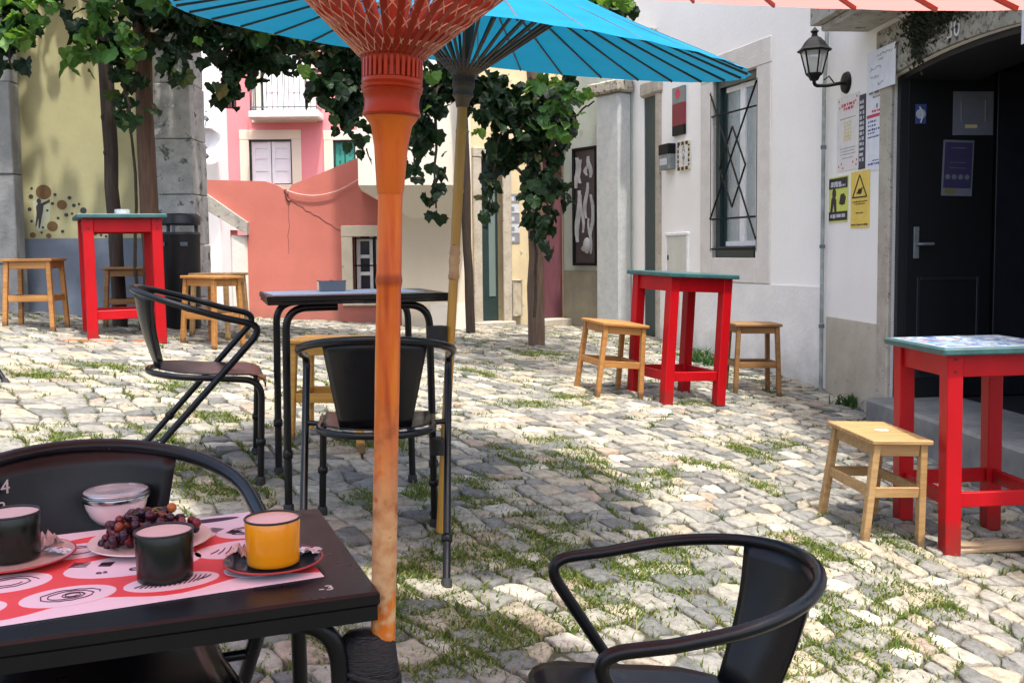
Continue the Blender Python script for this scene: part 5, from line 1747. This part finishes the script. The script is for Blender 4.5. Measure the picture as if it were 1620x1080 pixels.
# ------------------------------------------------------------------ the near table and what stands on it
TZ = .60
YAW = radians(21)
fr_c = Vector((-.199, 1.43))
wx, wy = .76, .52
c_, s_ = cos(YAW), sin(YAW)
ctr = fr_c + Vector((c_ * -wx / 2 - s_ * wy / 2, s_ * -wx / 2 + c_ * wy / 2))
nt_, NT = cafe_table('black steel cafe table in the left foreground with a red placemat and mugs', ctr.x, ctr.y, YAW, TZ, wx, wy, [(-.33, -.22), (.325, -.215), (.325, .21), (-.33, .21)])
# white table number at the corner
vs, fs = text_mesh('-3', .030, None, .0003)
q = MB().add(vs, fs, Matrix.Translation((wx / 2 - .072, -wy / 2 + .045, .7405)))
q.build('painted_number', m_chalk, nt_)
# black tape binding pole and table leg
tp = thing('tape_binding', 'bundle of black tape binding the orange pole to the near table leg', 'tape', Vector((-.235, 1.465, .42)))
q = MB()
R = random.Random(8)
q.lathe([(.0, .105), (.030, .10), (.046, .085), (.049, .04), (.047, -.02), (.050, -.07), (.046, -.12), (.038, -.16), (.0, -.16)], 26, Matrix.Translation((.006, .012, 0)) @ Matrix.Diagonal((1.0, .66, 1, 1)), 0, lambda i, k: 1 + .05 * sin(k * 1.7 + i * 2.1) + R.uniform(-.03, .03))
for k in range(9):
    ph = R.uniform(0, 6); zc = R.uniform(-.12, .08); sl2 = R.uniform(-.03, .03)
    q.tube([Vector((.006 + .050 * cos(a), .012 + .0335 * sin(a), zc + sl2 * sin(a + ph))) for a in [2 * pi * i / 24 for i in range(24)]], .0042, 6, closed=True)
q.build('tape', m_tape, tp, 60)


def on_table(name, label, cat, px, py, group=None):
    d = (CAM_Z - TZ) * F_PX / (py - 398)
    p = at(px, py, d)
    return thing(name, label, cat, Vector((p.x, p.y, TZ)), group), p

# placemat
A_, B_, D_ = at(513, 919, 1.498), at(403, 808, 1.90), at(0, 991, 1.316)
pmt = thing('placemat', 'red and pale pink printed paper placemat on the near table', 'placemat', Matrix.Translation((A_.x, A_.y, TZ)) @ Matrix.Rotation(radians(25.5), 4, 'Z'))
Lx, Ly = .62, .445
MB().box(-Lx, 0, 0, Ly, .0008, .0014).build('paper', m_mat_pink, pmt)
HX = Matrix(((1, 0, 0, 0), (0, 0, 1, 0), (0, 1, 0, 0), (0, 0, 0, 1)))      # upright shapes laid flat
q = MB()
# red field with wavy edges
pts = []
for k in range(25): s = k / 24; pts.append((-Lx + Lx * s, .040 + .018 * sin(s * 17) + (.03 if s < .2 else 0)))
for k in range(25): s = 1 - k / 24; pts.append((-Lx + Lx * s, Ly - .06 + .022 * sin(s * 13 + 1) - .05 * (s > .75)))
q.prism([(x, y) for x, y in pts], .0014, .0018, HX)
q.build('red_print', m_mat_red, pmt)
q = MB()
ov_ = [(-.075, .088, .062, .045), (-.215, .082, .070, .040), (-.36, .085, .066, .044), (-.50, .085, .06, .04), (-.09, .205, .075, .05), (-.26, .20, .105, .058), (-.44, .19, .06, .045),
       (-.56, .2, .05, .05), (-.06, .31, .055, .045), (-.18, .33, .07, .05), (-.34, .32, .06, .045), (-.47, .31, .06, .05), (-.58, .34, .04, .05)]
for cx, cy, rx, ry in ov_: q.disc(cx, cy, rx, ry, .0022, 28, HX, 0, .0004)
q.build('pale_ovals', m_mat_pink, pmt)
q = MB()
Z_ = .0026
R = random.Random(12)
def fork(cx, cy, a, L):
    T = Matrix.Translation((cx, cy, Z_)) @ Matrix.Rotation(a, 4, 'Z')
    q.box(-.003, .003, -L, 0, 0, .0004, T)
    q.prism([(-.010, 0), (.010, 0), (.012, -.02), (-.012, -.02)], 0, .0004, T @ HX)
    for k in range(4): q.box(-.011 + k * .0068, -.0085 + k * .0068, .018, .045, 0, .0004, T)
def squig(cx, cy, rx, ry, turns, seed):
    R2 = random.Random(seed); p_ = []
    for k in range(int(26 * turns)):
        a = 2 * pi * k / 26; g = 1 - .55 * k / (26 * turns)
        p_.append((cx + rx * g * cos(a) * R2.uniform(.93, 1.05), cy + ry * g * sin(a) * R2.uniform(.93, 1.05), Z_))
    q.tube(p_, .0009, 4)
def hatch(cx, cy, rx, ry, n_):
    for k in range(n_):
        x = cx - rx + 2 * rx * (k + .5) / n_
        y = ry * sqrt(max(.05, 1 - ((x - cx) / rx) ** 2)) * .7
        q.tube([(x - .006, cy - y, Z_), (x + .004, cy, Z_), (x + .010, cy + y, Z_)], .0011, 4)
squig(-.36, .085, .045, .028, 2.2, 1); squig(-.355, .085, .016, .012, 2, 2)
hatch(-.215, .08, .052, .027, 15); hatch(-.075, .09, .038, .022, 9); squig(-.50, .085, .044, .026, 2, 3); hatch(-.50, .085, .02, .015, 6)
hatch(-.09, .205, .05, .03, 9); squig(-.06, .31, .036, .028, 2, 5); hatch(-.19, .335, .045, .022, 10); squig(-.44, .19, .04, .028, 2, 6); squig(-.34, .32, .04, .028, 1.6, 7)
fork(-.53, .032, .25, .06); fork(-.31, .222, 1.2, .02); fork(-.09, .32, .8, .03)
q.ball((-.11, .415, .0016), (.055, .014, .001), 14, 6)
vs, fs = text_mesh('es', .022, None, .0002); q.add(vs, fs, Matrix.Translation((-.31, .178, Z_)))
vs, fs = text_mesh('e a n', .038, None, .0002); q.add(vs, fs, Matrix.Translation((-.235, .178, Z_)) @ Matrix.Rotation(.12, 4, 'Z'))
q.build('ink_drawings', flat('dark plum ink', (.045, .02, .045)), pmt)


def mug(label, px, py, mat, ang, r=.0435, h=.079, z=0.0):
    t, p = on_table('mug', label, 'mug', px, py, 'enamel mugs on the near table')
    t.location.z += z
    MB().lathe([(0, .0015), (r * .90, .0015), (r * .95, .004), (r * .955, .010), (r * .985, h * .6), (r, h - .003), (r * .985, h - .002), (r * .96, h - .004), (r * .94, h * .5), (r * .90, .012), (0, .010)], 48).build('cup_body', mat, t, 50)
    MB().tube([(r * .99 * cos(a), r * .99 * sin(a), h - .002) for a in [2 * pi * k / 48 for k in range(48)]], .0019, 8, closed=True).build('rim', m_rim, t, 60)
    MB().lathe([(r * .958, h - .004), (r * .945, h * .55), (0, h * .53)], 40).build('inside', m_enam_in, t, 60)
    c, s = cos(ang), sin(ang)
    hp = [(r * .96, h * .80), (r * 1.40, h * .82), (r * 1.52, h * .5), (r * 1.30, h * .22), (r * .95, h * .20)]
    MB().tube(fillet([(c * a, s * a, z_) for a, z_ in hp], .012, 5), .0042, 8).build('handle', mat, t, 60)
    return t, p

mug('yellow enamel mug with a black rim standing on the dark blue saucer', 433, 901, m_mugyel, radians(95), z=.0065, h=.076)
mug('dark green enamel mug standing directly on the placemat in front of the grapes', 262, 919, m_mugdark, radians(80))
mug('dark green enamel mug on the pale saucer, cut by the left edge', 20, 889, m_mugdark, radians(140), r=.045, z=.0065)


def saucer(label, px, py, mat, rim, r, z=.0018):
    t, p = on_table('saucer', label, 'saucer', px, py)
    MB().lathe([(0, z), (r * .55, z), (r * .66, z + .002), (r * .9, z + .0085), (r, z + .0125), (r * .985, z + .014), (r * .88, z + .0105), (r * .64, z + .0045), (0, z + .004)], 48).build('dish', mat, t, 50)
    MB().tube([(r * .995 * cos(a), r * .995 * sin(a), z + .0128) for a in [2 * pi * k / 48 for k in range(48)]], .0017, 8, closed=True).build('rim', rim, t, 60)
    return t, p

saucer('dark blue enamel saucer with a red rim under the yellow mug', 433, 902, m_saucer_d, m_redrim, .0775)
saucer('pale pinkish enamel saucer with a red rim at the left edge', 22, 891, m_saucer_p, m_redrim, .094)
def crumple(name, label, cat, px, py, size, mat, seed, z=.012):
    t, p = on_table(name, label, cat, px, py)
    t.location.z = TZ + z
    R = random.Random(seed)
    q = MB()
    V, Fc = [], []
    nx_, ny_ = 8, 6
    for j in range(ny_ + 1):
        for i in range(nx_ + 1): V.append(((i / nx_ - .5) * size[0] + R.uniform(-1, 1) * size[0] * .04, (j / ny_ - .5) * size[1] + R.uniform(-1, 1) * size[1] * .05, R.uniform(0, size[2]) * sin(pi * min(1, max(0, (i + .5) / (nx_ + 1))))))
    for j in range(ny_):
        for i in range(nx_):
            a = j * (nx_ + 1) + i; Fc += [(a, a + 1, a + nx_ + 2), (a, a + nx_ + 2, a + nx_ + 1)]
    o = q.add(V, Fc).build('wrapper', mat, t)
    md = o.modifiers.new('thickness', 'SOLIDIFY'); md.thickness = .0008
    t.rotation_euler.z = R.uniform(-1, 1)
crumple('crumpled_sachet', 'crumpled pale pink paper sachet on the dark blue saucer left of the yellow mug', 'sachet', 377, 890, (.035, .028, .020), m_napkin, 1, .010)
crumple('silver_wrapper', 'silver wrapper on the dark blue saucer right of the yellow mug', 'wrapper', 488, 890, (.04, .025, .010), m_foil, 2, .014)
crumple('crumpled_napkin', 'crumpled pale paper standing on the pale saucer behind the left mug', 'napkin', 76, 872, (.045, .03, .03), m_napkin, 3, .010)
crumple('silver_spoon_rest', 'flat silver sugar wrapper on the pale saucer beside the left mug', 'wrapper', 90, 884, (.05, .022, .006), m_foil, 4, .013)
bpy.data.objects['silver_spoon_rest'].name = 'silver_wrapper'

# plate of grapes
t, p = on_table('plate', 'pale glazed plate under the heap of dark grapes', 'plate', 239, 866)
MB().lathe([(0, .0022), (.055, .0022), (.065, .004), (.092, .011), (.101, .0145), (.100, .0165), (.090, .0135), (.063, .0065), (0, .0058)], 48).build('dish', m_plate, t, 50)
gt, p = on_table('grapes', 'heap of small dark red and black grapes with one amber berry on the pale plate', 'grapes', 239, 864)
R = random.Random(21)
placed = []
q = MB()
tries = 0
while len(placed) < 110 and tries < 6000:
    tries += 1
    a, rr = R.uniform(0, 2 * pi), abs(R.gauss(0, .040))
    x, y = rr * cos(a) * 1.25 - .002, rr * sin(a) * .95
    if sqrt((x / .082) ** 2 + (y / .068) ** 2) > 1: continue
    r = R.uniform(.0068, .0088)
    z = .0065 + r
    for (qx, qy, qz, qr) in placed:
        d2 = (x - qx) ** 2 + (y - qy) ** 2
        if d2 < ((r + qr) * .93) ** 2: z = max(z, qz + sqrt(max(0, ((r + qr) * .93) ** 2 - d2)))
    if z > .060 - 5.5 * rr * rr: continue
    placed.append((x, y, z, r))
for (x, y, z, r) in placed: q.ball((x, y, z), (r, r, r * 1.05), 12, 9)
o = q.build('berries', m_grape, gt, 180)
o['label'] = None
del o['label']
q = MB()
top = sorted(placed, key=lambda g: -g[2])[:16]
for i in range(0, 14, 2):
    a, b = Vector(top[i][:3]), Vector(top[i + 1][:3])
    q.tube([a + Vector((0, 0, .004)), (a + b) / 2 + Vector((0, 0, .010)), b + Vector((0, 0, .004))], .0012, 5)
q.build('stalks', pm('grape stalk', (.22, .16, .06), None, 30, .7), gt, 60)
hi = max(placed, key=lambda g: g[2] + .3 * g[1])
MB().ball((.030, .022, .0605), .0088, 14, 10).build('amber_berry', pm('amber grape skin', (.42, .14, .03), (.34, .08, .02), 40, .3), gt, 180)
MB().tube([(.030, .022, .0605), (.028, .02, .045)], .0014, 5).build('stalk', bpy.data.materials['grape stalk'], gt)

# lidded bowl
t, p = on_table('glass_bowl', 'small milky bowl with a clear lid and metal band on the near table', 'bowl', 185, 827)
MB().lathe([(0, .002), (.030, .002), (.034, .005), (.046, .018), (.053, .034), (.056, .046), (.0555, .050), (0, .0495)], 48).build('bowl_body', m_yogurt, t, 50)
MB().lathe([(.0555, .0485), (.0605, .0485), (.0615, .052), (.0605, .056), (.0565, .0575), (.0555, .053)], 48).build('band', m_chrome, t, 50)
MB().lathe([(.058, .0575), (.058, .0625), (.054, .0655), (.038, .0665), (.034, .064), (0, .0635)], 48).build('lid', m_lidglass, t, 50)
MB().tube([(.0575 * cos(a), .0575 * sin(a), .0615) for a in [2 * pi * k / 48 for k in range(48)]], .0024, 8, closed=True).build('lid_rim', m_chrome, t, 60)

# ashtrays
def ashtray(label, P, r, h, mat, square=False):
    t = thing('ashtray', label, 'ashtray', P)
    n = 4 if square else 28
    MB().lathe([(0, 0), (r * .9, 0), (r, h * .1), (r * 1.02, h), (r * .9, h), (r * .84, h * .3), (0, h * .25)], n, Matrix.Rotation(pi / 4 + .25, 4, 'Z')).build('ashtray_body', mat, t, 40)
    nt = MB()
    for k in range(3 if not square else 4):
        a = 2 * pi * k / (3 if not square else 4) + .2
        nt.bar((r * .62 * cos(a), r * .62 * sin(a), h + .0005), (r * .80 * cos(a), r * .80 * sin(a), h + .0005), .012, .004)
    nt.build('rest_notches', m_irongrey, t)
P = MT @ Vector((-.06, .12, .7405))
ashtray('square grey ashtray with pale marks on the middle black table', P, .075, .042, m_ash, True)
q = thing('paper_mat', 'pale paper sheet lying on the middle black table', 'paper', MT @ Matrix.Translation((-.02, .02, .7402)) @ Matrix.Rotation(.05, 4, 'Z'))
MB().box(-.30, .28, -.18, .2, 0, .0012).build('sheet', m_paper, q)
P = at(200, 344, 7.3)
ashtray('round glass ashtray on the left red bar table', Vector((-2.86, 7.30, float(bpy.data.objects['bar_table.002'].matrix_world.translation.z) + .9025)), .055, .04, m_lidglass)

# black bin by the stone pillar
pb_ = spot(290, 498)
pb_ = Vector((-2.83, 8.45, float(gz(-2.83, 8.45))))
t = thing('litter_bin', 'round black litter bin with a rain hood in front of the stone pillar', 'bin', pb_)
MB().lathe([(0, 0), (.15, 0), (.155, .02), (.168, .78), (.175, .80), (.165, .82), (.0, .80)], 32).build('bin_body', m_bin, t, 40)
MB().lathe([(0, .88), (.165, .88), (.175, .89), (.172, .955), (.155, .975), (.0, .985)], 32).build('hood', m_bin, t, 40)
f = MB()
for k in range(3):
    a = 2 * pi * k / 3 + .5
    f.bar((.14 * cos(a), .14 * sin(a), .80), (.14 * cos(a), .14 * sin(a), .885), .03, .012)
f.build('hood_posts', m_irongrey, t)
f = MB()
for s in (-.10, .09): f.box(s - .03, s + .03, -.178, -.160, .70, .735, None, 0, .004)
f.build('clips', m_irongrey, t)
# ------------------------------------------------------------------ pergola posts and the vines
def post(name, label, base, top, r, mat, seed, cat='post', square=False, group='timber posts carrying the vine'):
    base, top = Vector(base), Vector(top)
    t = thing(name, label, cat, base, group)
    R = random.Random(seed)
    n = 10
    d = top - base
    pts = [d * (k / n) + Vector((R.uniform(-.008, .008), R.uniform(-.008, .008), 0)) for k in range(n + 1)]
    pts[0] = Vector((0, 0, -.06))
    MB().tube(pts, [r * R.uniform(.93, 1.07) for _ in pts], 12).build('shaft', mat, t, 60)
    k = MB()
    for _ in range(3):
        q = pts[R.randrange(3, n)]
        k.ball((q.x - r * .5, q.y - r * .75, q.z), (.02, .012, .03), 8, 6)
    k.build('knots', m_post_d, t, 60)
    return t

def ground_pt(px, Y):
    p = at(px, 400, Y); p.z = float(gz(p.x, Y)); return p
g = ground_pt(186, 8.15); tpt = at(163, 60, 8.1); tpt.z = 3.35
post('vine_post', 'dark slim timber post behind the left red bar table', g, tpt, .058, m_post_d, 1)
g = ground_pt(240, 7.95); tpt = at(222, 40, 7.9); tpt.z = 3.35
post('vine_post', 'brown thicker timber post right of the slim dark post, beside the stone pillar', g, tpt, .070, m_post, 2)
g = spot(745, 527); tpt = at(728, 130, g.y - .1); tpt.z = 3.4
post('vine_post', 'dark leaning post behind the yellow pole of the blue parasol', g, tpt, .048, m_post_d, 3)
g = spot(849, 546); tpt = at(846, 200, g.y); tpt.z = 3.0
post('vine_post', 'grey brown post under the leafy vine in front of the maroon door', g, tpt, .078, pm('grey brown post bark', (.17, .11, .07), (.10, .065, .045), 5, .85, .4, 40, stretch=(10, 10, 1)), 4)
pg = thing('pergola_beam', 'dark timber beam under the leaves above the yellow wall', 'beam', Vector((-3.6, 8.2, 3.42)))
MB().box(-1.4, 1.4, -.05, .05, -.06, .06, None, 0, .01).bar((-1.2, -1.5, .10), (-1.2, .8, .10), .07, .08).bar((.9, -1.5, .10), (.9, .8, .10), .07, .08).build('beam', m_post_d, pg)

LEAF = np.array([(0, .0), (.16, -.10), (.42, -.05), (.47, .13), (.56, .33), (.45, .46), (.38, .70), (.20, .74), (0, .98), (-.20, .74), (-.38, .70), (-.45, .46), (-.56, .33), (-.47, .13), (-.42, -.05), (-.16, -.10)])


def leaves(cen, size, droop, name, mat, parent):
    """lobed vine leaves hanging from cen; droop 0 flat .. 1 hanging"""
    n = len(cen)
    tpl = np.concatenate([LEAF, [[0, .30]]])
    m = len(LEAF)
    x, y = tpl[:, 0], tpl[:, 1]
    yaw = RNG.uniform(0, 2 * pi, n)
    pit = -(droop * RNG.uniform(.35, 1.25, n)) * pi / 2
    rol = RNG.normal(0, .35, n)
    cup = RNG.uniform(-.25, .6, n)
    wob = RNG.normal(0, .10, (n, m + 1))
    L = np.stack([np.broadcast_to(x, (n, m + 1)) * RNG.uniform(.85, 1.15, (n, 1)), np.broadcast_to(y, (n, m + 1)), cup[:, None] * (np.abs(x)[None] * .9 - .3 * y[None] ** 2) + wob * .6], -1) * size[:, None, None]
    cr, sr = np.cos(rol)[:, None], np.sin(rol)[:, None]
    X, Y, Z = L[..., 0] * cr + L[..., 2] * sr, L[..., 1], -L[..., 0] * sr + L[..., 2] * cr
    cp, sp = np.cos(pit)[:, None], np.sin(pit)[:, None]
    Y, Z = Y * cp - Z * sp, Y * sp + Z * cp
    cy_, sy = np.cos(yaw)[:, None], np.sin(yaw)[:, None]
    X, Y = X * cy_ - Y * sy, X * sy + Y * cy_
    V = np.stack([X, Y, Z], -1) + cen[:, None]
    k = np.arange(m)
    tri = np.stack([k, (k + 1) % m, np.full(m, m)], -1).ravel()
    loops = (np.arange(n)[:, None] * (m + 1) + tri[None]).ravel()
    return npmesh(name, V.reshape(-1, 3), loops, np.arange(n * m) * 3, [mat], parent=parent)


def blob(px, py, rx, ry, Y, n, dy=.35):
    """n points in an uneven clump: centre column/row and half sizes as they look in the picture, dy half depth"""
    c = at(px, py, Y)
    k = Y / F_PX
    u = RNG.normal(0, .5, (n, 3))
    u = u[np.linalg.norm(u, axis=1) < 1.1]
    u[:, 1] = np.abs(u[:, 1]) * .3 + u[:, 1] * .7
    return np.stack([c.x + u[:, 0] * rx * k, c.y + u[:, 1] * dy, c.z - u[:, 2] * ry * .85 * k + .06], -1)


def strand(p, q, Y0, Y1, n, wid, Yd=.12):
    """leaves along a hanging shoot between two picture points"""
    a, b = at(*p, Y0), at(*q, Y1)
    t = RNG.uniform(0, 1, n) ** .9
    c = np.outer(1 - t, a) + np.outer(t, b)
    w = wid * (1 - .5 * t)
    return c + np.stack([RNG.normal(0, 1, n) * w, RNG.normal(0, Yd, n), RNG.normal(0, .05, n)], -1)


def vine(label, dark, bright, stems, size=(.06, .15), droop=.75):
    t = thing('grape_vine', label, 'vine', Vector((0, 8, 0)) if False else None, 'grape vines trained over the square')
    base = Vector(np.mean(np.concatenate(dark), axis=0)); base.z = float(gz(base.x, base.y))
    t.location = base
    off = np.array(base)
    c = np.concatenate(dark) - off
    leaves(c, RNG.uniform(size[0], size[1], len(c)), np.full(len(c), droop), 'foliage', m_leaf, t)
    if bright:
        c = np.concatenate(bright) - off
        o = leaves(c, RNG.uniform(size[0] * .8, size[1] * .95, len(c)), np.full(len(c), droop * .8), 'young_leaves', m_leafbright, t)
    s = MB()
    R = random.Random(len(label))
    for pts in stems:
        P = [Vector(p) - base for p in pts]
        Q = []
        for a, b in zip(P[:-1], P[1:]):
            for k in range(6): Q.append(a + (b - a) * k / 6 + Vector((R.uniform(-.02, .02), R.uniform(-.02, .02), R.uniform(-.02, .02))))
        Q.append(P[-1])
        s.tube(Q, [.016 - .010 * i / len(Q) for i in range(len(Q))], 6)
    s.build('stem', m_vine, t, 60)
    return t

A = lambda px, py, Y: at(px, py, Y)
vine('leafy vine corner hanging at the top left edge of the picture',
     [blob(10, 30, 40, 60, 6.9, 60, .3), blob(15, 95, 30, 40, 6.9, 22, .2), blob(70, -8, 50, 14, 6.9, 40, .2)], [blob(30, 30, 40, 50, 6.75, 34, .2), blob(18, 70, 30, 20, 6.75, 14, .2), blob(60, 5, 20, 10, 6.7, 8)],
     [[A(-20, -30, 6.9), A(10, 20, 6.9), A(20, 110, 6.9)]])
shade = np.stack([RNG.uniform(-3.2, 1.3, 2800), RNG.uniform(6.6, 8.7, 2800), RNG.normal(3.75, .1, 2800)], -1)  # unseen leaf layer added overhead to shade the vines and ground below
roof = np.stack([RNG.uniform(-5.3, -2.2, 3000), RNG.uniform(6.6, 8.95, 3000), RNG.normal(3.66, .12, 3000)], -1)
keep = RNG.uniform(0, 1, 3000) < .5 + .45 * np.sin(roof[:, 0] * 4.1 + 1) * np.cos(roof[:, 1] * 3.7)
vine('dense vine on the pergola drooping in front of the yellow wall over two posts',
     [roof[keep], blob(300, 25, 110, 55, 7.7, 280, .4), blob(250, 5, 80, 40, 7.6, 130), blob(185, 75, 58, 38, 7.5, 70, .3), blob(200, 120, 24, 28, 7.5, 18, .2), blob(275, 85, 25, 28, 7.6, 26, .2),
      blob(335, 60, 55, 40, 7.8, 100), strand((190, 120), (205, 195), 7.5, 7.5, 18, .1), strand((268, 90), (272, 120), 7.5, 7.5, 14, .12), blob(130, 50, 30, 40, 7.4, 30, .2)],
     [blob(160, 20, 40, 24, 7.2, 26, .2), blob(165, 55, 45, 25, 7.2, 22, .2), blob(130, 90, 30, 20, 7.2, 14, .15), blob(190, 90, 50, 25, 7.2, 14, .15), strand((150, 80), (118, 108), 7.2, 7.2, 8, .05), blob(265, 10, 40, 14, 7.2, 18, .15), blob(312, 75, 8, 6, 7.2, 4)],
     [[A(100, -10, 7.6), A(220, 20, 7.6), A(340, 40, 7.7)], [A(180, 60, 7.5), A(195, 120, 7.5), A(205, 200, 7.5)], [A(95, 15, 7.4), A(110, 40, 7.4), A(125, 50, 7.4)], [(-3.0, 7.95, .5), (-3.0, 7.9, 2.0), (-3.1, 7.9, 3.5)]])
vine('dark vine spray hanging across the pink house between the pillar and the orange pole',
     [shade[:1400], blob(385, 70, 60, 45, 8.2, 140, .35), blob(370, 120, 22, 36, 8.1, 32, .2), strand((372, 120), (355, 165), 8.1, 8.1, 24, .07), blob(470, 55, 90, 40, 8.3, 160, .35), blob(480, 100, 60, 36, 8.2, 40, .25), strand((500, 110), (512, 160), 8.2, 8.2, 26, .12),
      blob(545, 110, 40, 60, 8.2, 150, .3), strand((545, 120), (548, 215), 8.2, 8.1, 56, .10), blob(555, 170, 24, 40, 8.2, 50, .2), blob(415, 110, 40, 30, 8.1, 36, .2), strand((590, 180), (575, 245), 8.2, 8.2, 9, .06), blob(520, 40, 120, 50, 8.6, 120, .4)],
     [strand((480, 110), (497, 130), 8.0, 8.0, 4, .03), blob(470, 60, 50, 25, 8.0, 8, .15), blob(400, 75, 50, 20, 8.0, 6, .15)],
     [[A(340, 40, 8.1), A(450, 80, 8.2), A(545, 110, 8.2), A(550, 210, 8.2)], [A(380, 80, 8.1), A(372, 120, 8.1), A(355, 170, 8.1)], [A(470, 80, 8.2), A(480, 110, 8.2)]])
vine('dark vine between the orange pole and the leaning dark post',
     [blob(670, 160, 30, 70, 8.6, 120, .3), blob(665, 215, 32, 35, 8.6, 60, .25), strand((660, 210), (650, 275), 8.6, 8.6, 16, .07), strand((685, 220), (690, 330), 8.7, 8.7, 12, .06), blob(700, 130, 40, 50, 8.8, 80, .3), strand((690, 290), (688, 345), 8.7, 8.7, 6, .05), blob(740, 150, 40, 40, 8.9, 60, .3)],
     [blob(690, 150, 30, 40, 8.4, 6, .15)],
     [[A(730, 120, 8.8), A(690, 140, 8.7), A(660, 200, 8.6), A(652, 270, 8.6)], [A(690, 140, 8.7), A(690, 330, 8.7)]])
vine('big leafy vine climbing the grey brown post below the blue parasol',
     [shade[1400:], blob(830, 175, 75, 50, 8.7, 230, .4), blob(850, 235, 50, 45, 8.7, 120, .3), blob(855, 295, 36, 40, 8.6, 60, .22), strand((850, 280), (862, 385), 8.6, 8.6, 50, .09), strand((880, 280), (895, 345), 8.6, 8.6, 16, .06), blob(785, 170, 35, 45, 8.6, 70, .3),
      strand((790, 200), (775, 340), 8.6, 8.6, 34, .07), blob(890, 150, 35, 28, 8.8, 36, .3), blob(872, 200, 42, 38, 8.7, 60, .3), blob(800, 250, 30, 35, 8.7, 50, .2), strand((775, 300), (768, 345), 8.6, 8.6, 8, .05), blob(760, 140, 40, 30, 8.8, 40)],
     [blob(895, 170, 40, 28, 8.3, 24, .15), blob(925, 158, 30, 10, 8.3, 6, .1), blob(870, 140, 60, 20, 8.35, 24, .15), blob(885, 205, 30, 25, 8.3, 16, .12), blob(745, 215, 14, 5, 8.4, 4, .05), blob(850, 190, 50, 40, 8.35, 10, .15)],
     [[A(848, 500, 8.95), A(846, 350, 8.9), A(850, 200, 8.8), A(860, 110, 8.8)], [A(850, 260, 8.7), A(900, 190, 8.5), A(940, 160, 8.4)], [A(850, 200, 8.7), A(790, 210, 8.6), A(776, 330, 8.6)]])
vine('vine leaves above the far side of the blue parasol, beside the white house',
     [blob(920, 10, 60, 26, 9.4, 120, .3), blob(980, 25, 30, 18, 9.4, 30, .2), blob(860, -10, 60, 20, 9.4, 70, .3)], [blob(940, 12, 55, 18, 9.0, 30, .2), blob(985, 8, 20, 10, 9.0, 8, .1)],
     [[A(800, -30, 9.4), A(900, 0, 9.4), A(1000, 10, 9.4)]])
